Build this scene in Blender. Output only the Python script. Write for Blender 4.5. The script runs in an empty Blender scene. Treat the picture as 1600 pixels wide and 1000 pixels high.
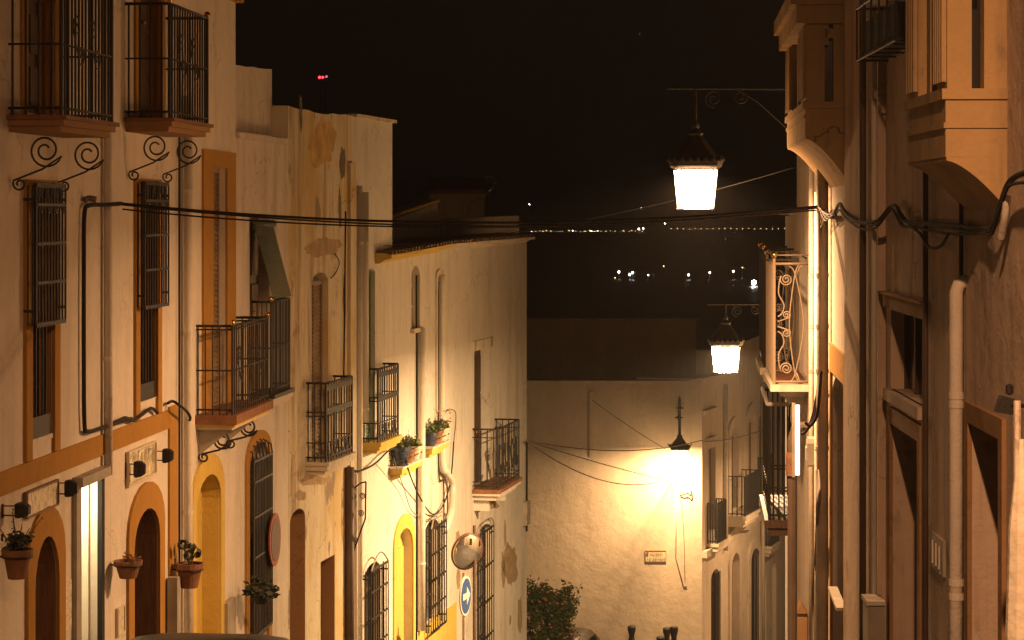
import bpy, bmesh, math, random
from mathutils import Vector, Matrix
from mathutils.geometry import tessellate_polygon
random.seed(7)
scene = bpy.context.scene
C = scene.collection
pi = math.pi

# ------------------------------------------------------------------ camera, world, exposure
FPX, CX, HY = 3600.0, 800.0, 330.0          # focal length and principal point, photograph pixels
cam_d = bpy.data.cameras.new('camera'); cam = bpy.data.objects.new('camera', cam_d); C.objects.link(cam)
cam.location = (0, 0, 0); cam.rotation_euler = (pi/2, 0, 0)
cam_d.sensor_width = 36; cam_d.lens = 36*FPX/1600; cam_d.shift_y = -(500-HY)/1600
cam_d.clip_start = 0.1; cam_d.clip_end = 40000
scene.camera = cam
w = bpy.data.worlds.new('World'); scene.world = w; w.use_nodes = True
nt = w.node_tree; nt.nodes.clear()
bg = nt.nodes.new('ShaderNodeBackground'); bo = nt.nodes.new('ShaderNodeOutputWorld')
bg.inputs[0].default_value = (1.0, .66, .42, 1); bg.inputs[1].default_value = 0.0036     # night sky with a trace of town glow
nt.links.new(bg.outputs[0], bo.inputs[0])
scene.view_settings.view_transform = 'Standard'; scene.view_settings.look = 'None'
scene.view_settings.exposure = 0.0; scene.view_settings.gamma = 1.0
scene.render.engine = 'CYCLES'
cy = scene.cycles
cy.use_denoising = True; cy.max_bounces = 6; cy.diffuse_bounces = 3; cy.transparent_max_bounces = 12
cy.sample_clamp_indirect = 4.0; cy.caustics_reflective = False; cy.caustics_refractive = False
# lamp powers (W) and colours of the street lanterns
LAMP = dict(near=(860, (1, .54, .25)), mid=(2600, (1, .63, .31)), end=(680, (1, .57, .26)), behind=(780, (1, .49, .23)), side=(330, (1, .57, .27)))

def ground_z(y):
    if y < 62: return -1.7 - .176*y
    return -12.612 - .12*(min(y, 82)-62)
# ------------------------------------------------------------------ materials
MATS = {}
def newmat(name):
    m = bpy.data.materials.new(name); m.use_nodes = True
    return m, m.node_tree, m.node_tree.nodes['Principled BSDF']
def simple(name, col, rough=.6, metal=0, bump=0, bscale=40, var=.0, vscale=3, stretch=(1,1,1)):
    if name in MATS: return MATS[name]
    m, t, b = newmat(name)
    b.inputs['Base Color'].default_value = (*col, 1); b.inputs['Roughness'].default_value = rough; b.inputs['Metallic'].default_value = metal
    tc = t.nodes.new('ShaderNodeTexCoord'); mp = t.nodes.new('ShaderNodeMapping'); mp.inputs['Scale'].default_value = stretch
    t.links.new(tc.outputs['Object'], mp.inputs[0])
    if var:
        n = t.nodes.new('ShaderNodeTexNoise'); n.inputs['Scale'].default_value = vscale; n.inputs['Detail'].default_value = 6
        t.links.new(mp.outputs[0], n.inputs[0])
        r = t.nodes.new('ShaderNodeMix'); r.data_type = 'RGBA'
        r.inputs[6].default_value = (*[c*(1-var) for c in col], 1); r.inputs[7].default_value = (*[min(1, c*(1+var*.6)) for c in col], 1)
        rr = t.nodes.new('ShaderNodeMapRange'); rr.inputs[1].default_value = .3; rr.inputs[2].default_value = .7
        t.links.new(n.outputs[0], rr.inputs[0]); t.links.new(rr.outputs[0], r.inputs[0]); t.links.new(r.outputs[2], b.inputs['Base Color'])
    if bump:
        n2 = t.nodes.new('ShaderNodeTexNoise'); n2.inputs['Scale'].default_value = bscale; n2.inputs['Detail'].default_value = 5
        t.links.new(mp.outputs[0], n2.inputs[0])
        bu = t.nodes.new('ShaderNodeBump'); bu.inputs['Strength'].default_value = bump; bu.inputs['Distance'].default_value = .02
        t.links.new(n2.outputs[0], bu.inputs['Height']); t.links.new(bu.outputs[0], b.inputs['Normal'])
    MATS[name] = m
    return m
def plaster(name, col, dirt=.3, dirtcol=(.20, .15, .10), peel=0.0, peelcol=(.30, .24, .17), seed=0, patch=None):
    """limewashed render: broad tone changes, rain streaks, fine stains and, where old, flaked patches"""
    m, t, b = newmat(name); N = t.nodes; L = t.links
    b.inputs['Roughness'].default_value = .92; b.inputs['Specular IOR Level'].default_value = .15
    tc = N.new('ShaderNodeTexCoord')
    def noise(scale, detail=6, st=(1,1,1), off=0):
        mp = N.new('ShaderNodeMapping'); mp.inputs['Scale'].default_value = st; mp.inputs['Location'].default_value = (seed*3.7+off, seed*1.3, off)
        L.new(tc.outputs['Object'], mp.inputs[0])
        n = N.new('ShaderNodeTexNoise'); n.inputs['Scale'].default_value = scale; n.inputs['Detail'].default_value = detail; n.inputs['Roughness'].default_value = .62
        L.new(mp.outputs[0], n.inputs[0]); return n.outputs[0]
    def ramp(s, a, z, lo=0., hi=1.):
        r = N.new('ShaderNodeMapRange'); r.inputs[1].default_value = a; r.inputs[2].default_value = z; r.inputs[3].default_value = lo; r.inputs[4].default_value = hi
        L.new(s, r.inputs[0]); return r.outputs[0]
    def mix(f, a, bb):
        x = N.new('ShaderNodeMix'); x.data_type = 'RGBA'
        L.new(f, x.inputs[0])
        for s, k in ((a, 6), (bb, 7)):
            if isinstance(s, tuple): x.inputs[k].default_value = (*s, 1)
            else: L.new(s, x.inputs[k])
        return x.outputs[2]
    c = mix(ramp(noise(.9), .3, .7), tuple(k*.86 for k in col), col)
    c = mix(ramp(noise(7, 8), .35, .75, 0, .35), c, tuple(k*.72 for k in col))
    c = mix(ramp(noise(2.2, 7, (1.6, 1.6, .16), 5), .5, .78, 0, dirt*1.5), c, dirtcol)          # rain streaks
    c = mix(ramp(noise(3.0, 10, (1, 1, .7), 9), .60, .70, 0, dirt), c, dirtcol)              # spots
    if patch: c = mix(ramp(noise(.8, 5, (1, 1, .6), 21), .5, .60, 0, .75), c, patch)
    h = noise(38, 6)
    if peel:
        pm = ramp(noise(1.15, 9, (1, 1, .45), 33), .66-peel*.16, .675-peel*.16)
        c = mix(pm, c, peelcol)
        k = N.new('ShaderNodeMath'); k.operation = 'MULTIPLY_ADD'; k.inputs[1].default_value = -.9; L.new(pm, k.inputs[0]); L.new(h, k.inputs[2]); h = k.outputs[0]
    # hairline cracks
    vo = N.new('ShaderNodeTexVoronoi'); vo.feature = 'DISTANCE_TO_EDGE'; vo.inputs['Scale'].default_value = .55
    wn = N.new('ShaderNodeTexNoise'); wn.inputs['Scale'].default_value = 2.5; wn.inputs['Detail'].default_value = 6; L.new(tc.outputs['Object'], wn.inputs[0])
    va = N.new('ShaderNodeVectorMath'); va.operation = 'MULTIPLY_ADD'; va.inputs[1].default_value = (.9, .9, .9); L.new(wn.outputs[1], va.inputs[0]); L.new(tc.outputs['Object'], va.inputs[2])
    L.new(va.outputs[0], vo.inputs[0])
    crack = ramp(vo.outputs[0], .004, .010, min(.8, dirt*1.3), 0)
    gate = N.new('ShaderNodeMath'); gate.operation = 'MULTIPLY'; L.new(crack, gate.inputs[0]); L.new(ramp(noise(.6, 3, (1,1,1), 50), .48, .6), gate.inputs[1])
    c = mix(gate.outputs[0], c, tuple(k*.6 for k in dirtcol))
    L.new(c, b.inputs['Base Color'])
    bu = N.new('ShaderNodeBump'); bu.inputs['Strength'].default_value = .35; bu.inputs['Distance'].default_value = .012
    L.new(h, bu.inputs['Height'])
    bu2 = N.new('ShaderNodeBump'); bu2.inputs['Strength'].default_value = .35; bu2.inputs['Distance'].default_value = .06
    L.new(noise(3.2, 4), bu2.inputs['Height']); L.new(bu.outputs[0], bu2.inputs['Normal']); L.new(bu2.outputs[0], b.inputs['Normal'])
    MATS[name] = m
    return m
def emit(name, col, strength, sample=True, through=False):
    if name in MATS: return MATS[name]
    m = bpy.data.materials.new(name); m.use_nodes = True; t = m.node_tree; t.nodes.clear()
    e = t.nodes.new('ShaderNodeEmission'); e.inputs[0].default_value = (*col, 1); e.inputs[1].default_value = strength
    o = t.nodes.new('ShaderNodeOutputMaterial')
    if through:      # lit diffusing glass: it glows and lets the lamp inside shine out
        tr = t.nodes.new('ShaderNodeBsdfTransparent'); a = t.nodes.new('ShaderNodeAddShader')
        t.links.new(e.outputs[0], a.inputs[0]); t.links.new(tr.outputs[0], a.inputs[1]); t.links.new(a.outputs[0], o.inputs[0])
    else: t.links.new(e.outputs[0], o.inputs[0])
    if not sample: m.cycles.emission_sampling = 'NONE'
    MATS[name] = m
    return m
WHITE = (.74, .70, .63); OCHRE = (.42, .22, .05)
P_H1 = plaster('plaster_h1', (.75, .67, .56), .22, seed=1)
P_H2 = plaster('plaster_h2', (.72, .64, .54), .30, seed=2)
P_H3 = plaster('plaster_h3', (.72, .63, .46), .75, seed=3, peel=.36, patch=(.55, .40, .17), dirtcol=(.22, .13, .07))
P_H4 = plaster('plaster_h4', (.74, .69, .60), .28, seed=4)
P_H4b = plaster('plaster_h4b', (.74, .68, .53), .5, seed=11, peel=.5, peelcol=(.34, .26, .16))
P_END = plaster('plaster_end', (.74, .65, .51), .12, seed=5)
P_K = plaster('plaster_k', (.72, .64, .52), .25, seed=6)
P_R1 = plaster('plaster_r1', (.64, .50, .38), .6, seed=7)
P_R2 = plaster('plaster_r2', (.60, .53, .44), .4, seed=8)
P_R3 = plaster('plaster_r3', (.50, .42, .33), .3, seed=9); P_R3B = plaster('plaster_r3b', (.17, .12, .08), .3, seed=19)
P_OR = plaster('plaster_oriel', (.48, .33, .16), .7, seed=10)
M_OCH = plaster('ochre_paint', OCHRE, .15, (.22, .10, .02), seed=12)
M_YEL = plaster('yellow_paint', (.66, .47, .11), .2, (.4, .25, .05), seed=13)
M_STONE = plaster('pale_moulding', (.68, .60, .48), .35, seed=14)
M_BROWNW = plaster('brown_render', (.36, .21, .10), .3, seed=15)
M_IRON = simple('iron', (.011, .009, .008), .6, .0, bump=.2, bscale=90)
M_IRONL = simple('iron_pale', (.27, .21, .15), .5, .1, bump=.2, bscale=90)
M_BRASS = simple('brass', (.60, .36, .12), .22, 1.0)
M_WOOD = simple('wood', (.20, .10, .045), .6, 0, .4, 20, .35, 6, (8, 8, .6))
M_WOODD = simple('wood_dark', (.075, .04, .022), .55, 0, .4, 20, .3, 6, (8, 8, .6))
M_SHUT = simple('shutter_brown', (.24, .16, .09), .65, 0, .2, 30, .25, 4)
M_GREEN = simple('shutter_green', (.045, .14, .055), .6, 0, .2, 30, .25, 4)
M_BLIND = simple('blind_green', (.06, .075, .045), .7, 0, .2, 30, .25, 8)
M_DARK = simple('dark_room', (.012, .009, .007), .9)
M_GLASS = simple('window_glass', (.03, .028, .026), .12)
M_TERR = simple('terracotta', (.23, .10, .045), .8, 0, .3, 40, .3, 9)
M_TILE = simple('roof_tile', (.17, .10, .06), .9, 0, .5, 12, .4, 3)
M_PIPEW = plaster('pipe_white', (.72, .66, .56), .2, seed=16)
M_PIPED = simple('pipe_dark', (.10, .065, .045), .6, 0, .15, 30, .3, 3)
M_CABLE = simple('cable_black', (.014, .012, .010), .9)
M_CABLEG = simple('cable_grey', (.16, .13, .10), .6)
M_GREY = simple('grey_box', (.33, .29, .23), .6, 0, .1, 30, .2, 5)
M_LEAF = simple('leaf', (.09, .13, .03), .6, 0, 0, 1, .5, 9)
M_LEAFD = simple('leaf_dark', (.03, .04, .018), .6, 0, 0, 1, .5, 9)
M_FLOWER = simple('flower', (.75, .30, .24), .6)
M_SOIL = simple('soil', (.04, .025, .015), .95)
M_ASPH = simple('asphalt', (.06, .055, .05), .85, 0, .6, 60, .3, 4)
M_LAND = simple('dark_land', (.30, .27, .24), 1.0)
M_CAR = simple('car_paint', (.014, .012, .012), .4, .0)
M_CARG = simple('car_glass', (.01, .01, .01), .08)
M_RUBBER = simple('rubber', (.015, .015, .015), .85)
M_RED = simple('red_lens', (.35, .02, .01), .3)
M_CHROME = simple('mirror', (.8, .78, .75), .03, 1.0)

# ------------------------------------------------------------------ mesh helpers
class MB:
    def __init__(s): s.v = []; s.f = []
    def add(s, vs, fs):
        k = len(s.v); s.v += [tuple(p) for p in vs]; s.f += [tuple(i+k for i in f) for f in fs]; return s
    def tube(s, path, r, n=6, closed=False):
        path = [Vector(p) for p in path]; m = len(path); rings = []
        prev = None
        for i, p in enumerate(path):
            a = path[(i-1) % m] if (i > 0 or closed) else p; b = path[(i+1) % m] if (i < m-1 or closed) else p
            t = (b-a)
            if t.length < 1e-9: t = Vector((0, 0, 1))
            t.normalize()
            if prev is None: x = t.orthogonal().normalized()
            else:
                x = prev - t*prev.dot(t)
                x = x.normalized() if x.length > 1e-6 else t.orthogonal().normalized()
            prev = x; y = t.cross(x)
            rr = r[i] if isinstance(r, (list, tuple)) else r
            rings.append([p + (x*math.cos(2*pi*k/n) + y*math.sin(2*pi*k/n))*rr for k in range(n)])
        vs = [q for g in rings for q in g]; fs = []
        for i in range(m if closed else m-1):
            j = (i+1) % m
            for k in range(n): fs.append((i*n+k, i*n+(k+1) % n, j*n+(k+1) % n, j*n+k))
        if not closed: fs += [tuple(range(n-1, -1, -1)), tuple((m-1)*n+k for k in range(n))]
        return s.add(vs, fs)
    def rings(s, rings, cap=True):
        n = len(rings[0]); vs = [q for g in rings for q in g]; fs = []
        for i in range(len(rings)-1):
            for k in range(n): fs.append((i*n+k, i*n+(k+1) % n, (i+1)*n+(k+1) % n, (i+1)*n+k))
        if cap: fs += [tuple(range(n-1, -1, -1)), tuple((len(rings)-1)*n+k for k in range(n))]
        return s.add(vs, fs)
    def lathe(s, prof, n=16, c=(0, 0, 0)):
        return s.rings([[(c[0]+r*math.cos(2*pi*k/n), c[1]+r*math.sin(2*pi*k/n), c[2]+z) for k in range(n)] for r, z in prof])
    def box(s, x0, x1, y0, y1, z0, z1):
        vs = [(x, y, z) for x in (x0, x1) for y in (y0, y1) for z in (z0, z1)]
        return s.add(vs, [(0, 1, 3, 2), (4, 6, 7, 5), (0, 4, 5, 1), (2, 3, 7, 6), (0, 2, 6, 4), (1, 5, 7, 3)])
    def mesh(s, name, smooth=False):
        me = bpy.data.meshes.new(name); me.from_pydata(s.v, [], s.f)
        b = bmesh.new(); b.from_mesh(me); bmesh.ops.recalc_face_normals(b, faces=b.faces); b.to_mesh(me); b.free()
        if smooth: me.polygons.foreach_set('use_smooth', [True]*len(me.polygons))
        return me
    def build(s, name, mat, parent=None, smooth=False):
        me = s.mesh(name, smooth); me.materials.append(mat)
        return link(name, me, parent)
def link(name, data, parent=None, loc=None):
    o = bpy.data.objects.new(name, data); C.objects.link(o); o.parent = parent
    if loc is not None: o.location = loc
    return o
def tag(o, label=None, cat=None, group=None, kind=None):
    for k, v in (('label', label), ('category', cat), ('group', group), ('kind', kind)):
        if v: o[k] = v
    return o
def empty(name, loc, label, cat, group=None, rz=0):
    o = bpy.data.objects.new(name, None); C.objects.link(o); o.location = loc; o.rotation_euler = (0, 0, rz); o.empty_display_size = .2
    return tag(o, label, cat, group)
def copy_tree(o, parent=None):
    c = o.copy(); C.objects.link(c); c.parent = parent
    for ch in list(o.children): copy_tree(ch, c)
    return c
_cache = {}
def shared(key, fn):
    if key not in _cache: _cache[key] = fn()
    return _cache[key]
def bar_mesh(h, r, mat):
    def f():
        me = MB().tube([(0, 0, 0), (0, 0, h)], r, 6).mesh('bar'); me.materials.append(mat); return me
    return shared(('bar', round(h, 3), round(r, 4), mat.name), f)
def spiral(c, r0, r1, a0, turns, n=26):
    return [(c[0]+(r0+(r1-r0)*i/n)*math.cos(a0+2*pi*turns*i/n), c[1]+(r0+(r1-r0)*i/n)*math.sin(a0+2*pi*turns*i/n)) for i in range(n+1)]
def bez(pts, n=10):
    """smooth Catmull-Rom path through the points"""
    P = [Vector(p) for p in pts]; out = []
    for i in range(len(P)-1):
        a, b, c, d = P[max(i-1, 0)], P[i], P[i+1], P[min(i+2, len(P)-1)]
        for k in range(n):
            t = k/n
            out.append(.5*((2*b)+(-a+c)*t+(2*a-5*b+4*c-d)*t*t+(-a+3*b-3*c+d)*t**3))
    return out+[P[-1]]
def XY(px, s): return Vector(((px-CX)/s, FPX/s))

# ------------------------------------------------------------------ facade frames: u along the wall, v out into the street, z up
class Fac:
    def __init__(F, p0, p1, side, label=None, cat='house', name='house'):
        F.p0, F.p1 = Vector(p0), Vector(p1); F.L = (F.p1-F.p0).length; F.d = (F.p1-F.p0)/F.L
        F.sg = -1 if side == 'L' else 1
        F.n = Vector((F.d.y, -F.d.x)) if side == 'L' else Vector((-F.d.y, F.d.x))
        F.zg = ground_z(max(F.p0.y, F.p1.y))
        F.e = empty(name, (F.p0.x, F.p0.y, F.zg), label, cat, rz=math.atan2(F.d.y, F.d.x)) if label else None
    def hit(F, px, py, v=0):
        r = Vector(((px-CX)/FPX, 1)); t = (F.p0.dot(F.n)+v)/r.dot(F.n)
        return ((r*t-F.p0).dot(F.d), t*(HY-py)/FPX)
    def U(F, px, v=0): return F.hit(px, 0, v)[0]
    def Z(F, px, py, v=0): return F.hit(px, py, v)[1]
    def l(F, u, v, z): return (u, F.sg*v, z-F.zg)
    def w(F, u, v, z): q = F.p0+F.d*u+F.n*v; return Vector((q.x, q.y, z))
    def box(F, mb, u0, u1, v0, v1, z0, z1):
        a = F.l(u0, v0, z0); b = F.l(u1, v1, z1)
        return mb.box(min(a[0], b[0]), max(a[0], b[0]), min(a[1], b[1]), max(a[1], b[1]), a[2], b[2])
    def pbox(F, name, mat, u0, u1, v0, v1, z0, z1, parent=None): return F.box(MB(), u0, u1, v0, v1, z0, z1).build(name, mat, parent or F.e)
    def tube(F, name, mat, pts, r, parent=None, n=6):   # pts in (u, v, z)
        return MB().tube([F.l(*p) for p in pts], r, n).build(name, mat, parent or F.e, True)
    def bar(F, u, v, z0, h, r, parent, mat=None, name='bar'): return link(name, bar_mesh(h, r, mat or M_IRON), parent, F.l(u, v, z0))
def arch(u0, u1, z0, z1, rise=0, n=10):
    if rise <= 0: return [(u0, z0), (u1, z0), (u1, z1), (u0, z1)]
    c, a = (u0+u1)/2, (u1-u0)/2
    return [(u0, z0), (u1, z0)]+[(c+a*math.cos(pi*k/n), z1-rise+rise*math.sin(pi*k/n)) for k in range(n+1)]
def wall(F, outline, holes, mat, T=3.5, name='wall', parent=None):
    """solid house body with real openings: holes = [(polygon, depth)]"""
    mb = MB(); polys = [outline]+[h for h, d in holes]
    tris = tessellate_polygon([[Vector((u, z, 0)) for u, z in p] for p in polys]); flat = [q for p in polys for q in p]
    mb.add([F.l(u, 0, z) for u, z in flat], tris)
    n = len(outline); mb.add([F.l(u, v, z) for v in (0, -T) for u, z in outline], [(i, (i+1) % n, n+(i+1) % n, n+i) for i in range(n)]+[tuple(range(n, 2*n))])
    for h, d in holes:
        n = len(h); mb.add([F.l(u, v, z) for v in (0, -d) for u, z in h], [(i, (i+1) % n, n+(i+1) % n, n+i) for i in range(n)]+[tuple(range(n, 2*n))])
    me = bpy.data.meshes.new(name); me.from_pydata(mb.v, [], mb.f); me.materials.append(mat)
    b = bmesh.new(); b.from_mesh(me); bmesh.ops.remove_doubles(b, verts=b.verts, dist=1e-5); bmesh.ops.recalc_face_normals(b, faces=b.faces); b.to_mesh(me); b.free()
    return link(name, me, parent or F.e)
def rough_top(pts, step=.35, amp=.012):
    """subdivide a roofline and let it waver like hand-laid masonry"""
    out = []
    for (u0, z0), (u1, z1) in zip(pts, pts[1:]):
        m = max(1, int(abs(u1-u0)/step))
        for k in range(m): out.append((u0+(u1-u0)*k/m, z0+(z1-z0)*k/m+(random.uniform(-amp, amp) if k else 0)))
    return out+[pts[-1]]
def plate(F, name, mat, poly, v0, v1, parent=None):
    n = len(poly)
    return MB().add([F.l(u, v, z) for v in (v0, v1) for u, z in poly], [(i, (i+1) % n, n+(i+1) % n, n+i) for i in range(n)]+[tuple(range(n)), tuple(range(n, 2*n))]).build(name, mat, parent or F.e)
def surround(F, name, mat, outer, inner, v1, parent=None, v0=-.002):
    """raised band between two matched outlines (open at the foot)"""
    n = len(outer); vs = [F.l(u, v, z) for p, v in ((outer, v0), (outer, v1), (inner, v1), (inner, v0)) for u, z in p]; fs = []
    for i in range(n):
        j = (i+1) % n
        if i == 0: continue                       # the foot stays open
        for a, b in ((0, 1), (1, 2), (2, 3)): fs.append((a*n+i, a*n+j, b*n+j, b*n+i))
    return MB().add(vs, fs).build(name, mat, parent or F.e)
def shutter(F, name, mat, u0, u1, z0, z1, v, parent, pitch=.06, split=True):
    """louvred leaf pair: frame and tilted slats"""
    o = F.pbox(name, mat, u0, u1, v-.02, v, z0, z1, parent)
    mb = MB(); k = z0+.06
    while k < z1-.06:
        a = [F.l(u0+.05, v+.002, k), F.l(u1-.05, v+.002, k), F.l(u1-.05, v+.022, k+.012), F.l(u0+.05, v+.022, k+.012), F.l(u0+.05, v+.002, k+pitch*.9), F.l(u1-.05, v+.002, k+pitch*.9)]
        mb.add(a, [(0, 1, 2, 3), (3, 2, 5, 4), (0, 3, 4), (1, 5, 2)]); k += pitch
    s = mb.build('slat', mat, o); s['kind'] = 'stuff'
    fr = MB()
    for a, b, c, d in ((u0, u0+.05, z0, z1), (u1-.05, u1, z0, z1), (u0+.05, u1-.05, z0, z0+.06), (u0+.05, u1-.05, z1-.06, z1)): F.box(fr, a, b, v+.001, v+.03, c, d)
    if split: F.box(fr, (u0+u1)/2-.025, (u0+u1)/2+.025, v+.001, v+.032, z0+.06, z1-.06)
    fr.build('frame', mat, o)
    return o
def panel_door(F, mat, poly, v, parent, rows=3, cols=2, handle=True, name='door'):
    o = plate(F, name, mat, poly, v-.04, v, parent)
    u0, u1 = min(p[0] for p in poly), max(p[0] for p in poly); z0, z1 = min(p[1] for p in poly), max(p[1] for p in poly)
    top = z1-.12 if len(poly) == 4 else z1-.32
    W, H = (u1-u0)/cols, (top-z0)/rows
    for i in range(cols):
        for j in range(rows): F.pbox('panel', mat, u0+W*i+.07, u0+W*(i+1)-.07, v+.001, v+.022, z0+H*j+.08, z0+H*(j+1)-.04, o)
    if handle: MB().lathe([(.0, -.02), (.025, -.015), (.03, 0), (.025, .015), (0, .02)], 10, F.l((u0+u1)/2+.07, v+.05, z0+1.0)).build('handle', M_BRASS, o, True)
    return o
def sash(F, poly, v, parent, cols=2, rows=3, mat=None, name='window'):
    o = plate(F, name, M_GLASS, poly, v-.02, v, parent); mat = mat or M_WOODD
    u0, u1 = min(p[0] for p in poly), max(p[0] for p in poly); z0, z1 = min(p[1] for p in poly), max(p[1] for p in poly)
    fr = MB()
    for i in range(cols+1):
        c = u0+(u1-u0)*i/cols; F.box(fr, max(u0, c-.03), min(u1, c+.03), v+.001, v+.03, z0, z1)
    fr.build('frame', mat, o)
    g = MB()
    for j in range(1, rows):
        c = z0+(z1-z0)*j/rows
        for i in range(cols): F.box(g, u0+(u1-u0)*i/cols+.031, u0+(u1-u0)*(i+1)/cols-.031, v+.001, v+.022, c-.014, c+.014)
    if rows > 1: g.build('glazing_bar', mat, o)
    return o
def balcony(F, u0, u1, v, zf, h, slab, nfront=11, nside=3, r=.009, mat=None, balls=0, mids=(.5,), slabmat=None, trim=None, panel=None, label=None):
    """slab with mouldings > rail, bars, brass balls; slab = list of (inset, thickness, material) from the top down"""
    mat = mat or M_IRON; z = zf; o = None
    for k, (ins, th, mt) in enumerate(slab):
        x = F.pbox('balcony' if o is None else 'moulding', mt, u0-.04+ins, u1+.04-ins, -.05, v+.04-ins, z-th, z-(.0 if k == 0 else -.0), o or F.e)
        if o is None: o = x
        z -= th
    i = .02; zt = zf+h
    ring = lambda zz: [(u0+i, 0, zz), (u0+i, v-i, zz), (u1-i, v-i, zz), (u1-i, 0, zz)]
    F.tube('top_rail', mat, ring(zt), .016, o); F.tube('bottom_rail', mat, ring(zf+.06), .012, o)
    for mfrac in mids: F.tube('middle_rail', mat, ring(zf+h*mfrac), .010, o)
    for k in range(nfront): F.bar(u0+i+(u1-u0-2*i)*k/(nfront-1), v-i, zf, h, r if 0 < k < nfront-1 else r*1.7, o, mat)
    for uu in (u0+i, u1-i):
        for k in range(nside): F.bar(uu, (v-i)*(k+.5)/(nside)-.02, zf, h, r, o, mat)
    for k in range(balls):
        q = F.l(((u0+i), (u1-i))[k], v-i, zt+.035)
        MB().lathe([(0, -.036), (.02, -.03), (.036, 0), (.025, .026), (0, .036)], 12, q).build('ball_finial', M_BRASS, o, True)
    if label: o['label'] = label
    return o
def scroll_panel(F, o, u0, u1, v, z0, z1, mat, r=.006, n=3):
    """curled ironwork between the bars of a street-side railing"""
    for k in range(n):
        c = u0+(u1-u0)*(k+.5)/n; w_ = (u1-u0)/n*.42; zc = (z0+z1)/2; H = (z1-z0)
        p = spiral((c-w_*.35, zc+H*.28), .01, w_*.5, 0, 1.6, 18)+spiral((c+w_*.35, zc-H*.28), w_*.5, .01, pi, 1.6, 18)
        F.tube('iron_scroll', mat, [(a, v, b) for a, b in p], r, o, 5)
def box_grille(F, px0, px1, yt, yb, v, nb=7, hs=(.33, .66), parent=None, r=.010, vin=0.02, label=None):
    """window grille standing proud of the wall: front bars, flats, side stays"""
    u0, u1 = F.U(px0, v), F.U(px1, v); pm = (px0+px1)/2; z1, z0 = F.Z(pm, yt, v), F.Z(pm, yb, v)
    mb = MB()
    for zz in (z0, z1): F.box(mb, u0, u1, v-.012, v+.004, zz-.018, zz+.018)
    for uu in (u0, u1): F.box(mb, uu-.012, uu+.012, v-.011, v+.003, z0+.018, z1-.018)
    o = mb.build('window_grille', M_IRON, parent or F.e)
    for k in range(1, nb+1): F.bar(u0+(u1-u0)*k/(nb+1), v-.004, z0, z1-z0, r, o)
    for f in hs: F.pbox('cross_flat', M_IRON, u0+.012, u1-.012, v-.008, v+.008, z0+(z1-z0)*f-.013, z0+(z1-z0)*f+.013, o)
    for uu in (u0, u1):
        for zz in (z0+.12, z1-.12): F.pbox('stay', M_IRON, uu-.010, uu+.010, -vin, v-.012, zz-.012, zz+.012, o)
        for q in (.35, .7) if v > .1 else ():
            F.bar(uu, v*q, z0, z1-z0, r, o)
    if label: o['label'] = label
    return o
def downpipe(F, pts, r, mat, name='downpipe', joints=(), parent=None):
    o = F.tube(name, mat, pts, r, parent, 12)
    for (u, v, z) in joints: MB().tube([F.l(u, v, z-.02), F.l(u, v, z+.02)], r*1.09, 12).build('pipe_collar', mat, o)
    return o
def bracket_scroll(F, u, v1, z0, z1, r, parent, mat=None):
    """S-scroll under a balcony: big curl out under the slab, small curl at the wall"""
    R = min(v1*.46, (z1-z0)*.30); c = (v1-R-.01, z1-R)
    big = spiral(c, .035, R, .6, 1.85, 40)
    end = big[-1]
    sm = spiral((.07, z0+.06), .058, .018, 2.6, 1.2, 20)
    path = big+[((end[0]*.6+sm[0][0]*.4), (end[1]*.62+sm[0][1]*.38)-.03)]+sm
    F.tube('scroll_bracket', mat or M_IRON, [(u, a, b) for a, b in path], r, parent, 6)

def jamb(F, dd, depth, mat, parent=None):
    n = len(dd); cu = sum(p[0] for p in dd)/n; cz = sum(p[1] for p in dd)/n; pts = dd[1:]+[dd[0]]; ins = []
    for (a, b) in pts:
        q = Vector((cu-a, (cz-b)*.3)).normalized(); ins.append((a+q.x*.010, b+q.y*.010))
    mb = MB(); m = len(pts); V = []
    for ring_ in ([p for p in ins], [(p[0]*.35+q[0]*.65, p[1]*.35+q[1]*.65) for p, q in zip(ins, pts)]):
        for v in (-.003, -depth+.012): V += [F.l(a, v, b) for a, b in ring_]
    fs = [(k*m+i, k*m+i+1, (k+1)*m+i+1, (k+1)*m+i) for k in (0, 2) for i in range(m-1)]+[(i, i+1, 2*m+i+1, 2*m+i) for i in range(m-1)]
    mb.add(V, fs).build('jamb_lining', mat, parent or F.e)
# ------------------------------------------------------------------ ground, road, far plain
def sheet(name, fn, xs, ys, mat, kind='structure'):
    vs = [(x, y, fn(x, y)) for y in ys for x in xs]; n = len(xs)
    fs = [(j*n+i, j*n+i+1, (j+1)*n+i+1, (j+1)*n+i) for j in range(len(ys)-1) for i in range(n-1)]
    me = bpy.data.meshes.new(name); me.from_pydata(vs, [], fs); me.materials.append(mat)
    return tag(link(name, me), kind=kind)
def land(x, y):
    if y <= 82: return ground_z(y)-.004
    return max(-31, -15.012-(y-82)*.17)
sheet('terrain', land, [-16000, -4000, -1000, -200, -40, 0, 40, 200, 1000, 4000, 16000], [-60, -20, 0, 20, 40, 62, 72, 82, 120, 176, 260, 900, 2500, 7000, 16000, 30000], M_LAND)
sheet('water', lambda x, y: -30.6, [-16000, -4000, 0, 4000, 16000], [300, 900, 2500, 7000, 16000, 30000], simple('dark_water', (.01, .012, .012), .5))
sheet('road', lambda x, y: ground_z(y)+.004, [-4.6, -2, 0, 2, 5.2], [-25, 0, 20, 40, 62, 64], M_ASPH)

# ================================================================== LEFT ROW
def PL(px, k, vp): return k*(vp-px)
A1 = XY(-120, PL(-120, .176, 1100)); s368 = PL(368, .176, 1100); A2 = XY(368, s368); A3 = XY(450, 116); A4 = XY(613, 98); A5 = XY(823, 74.6)

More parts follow.
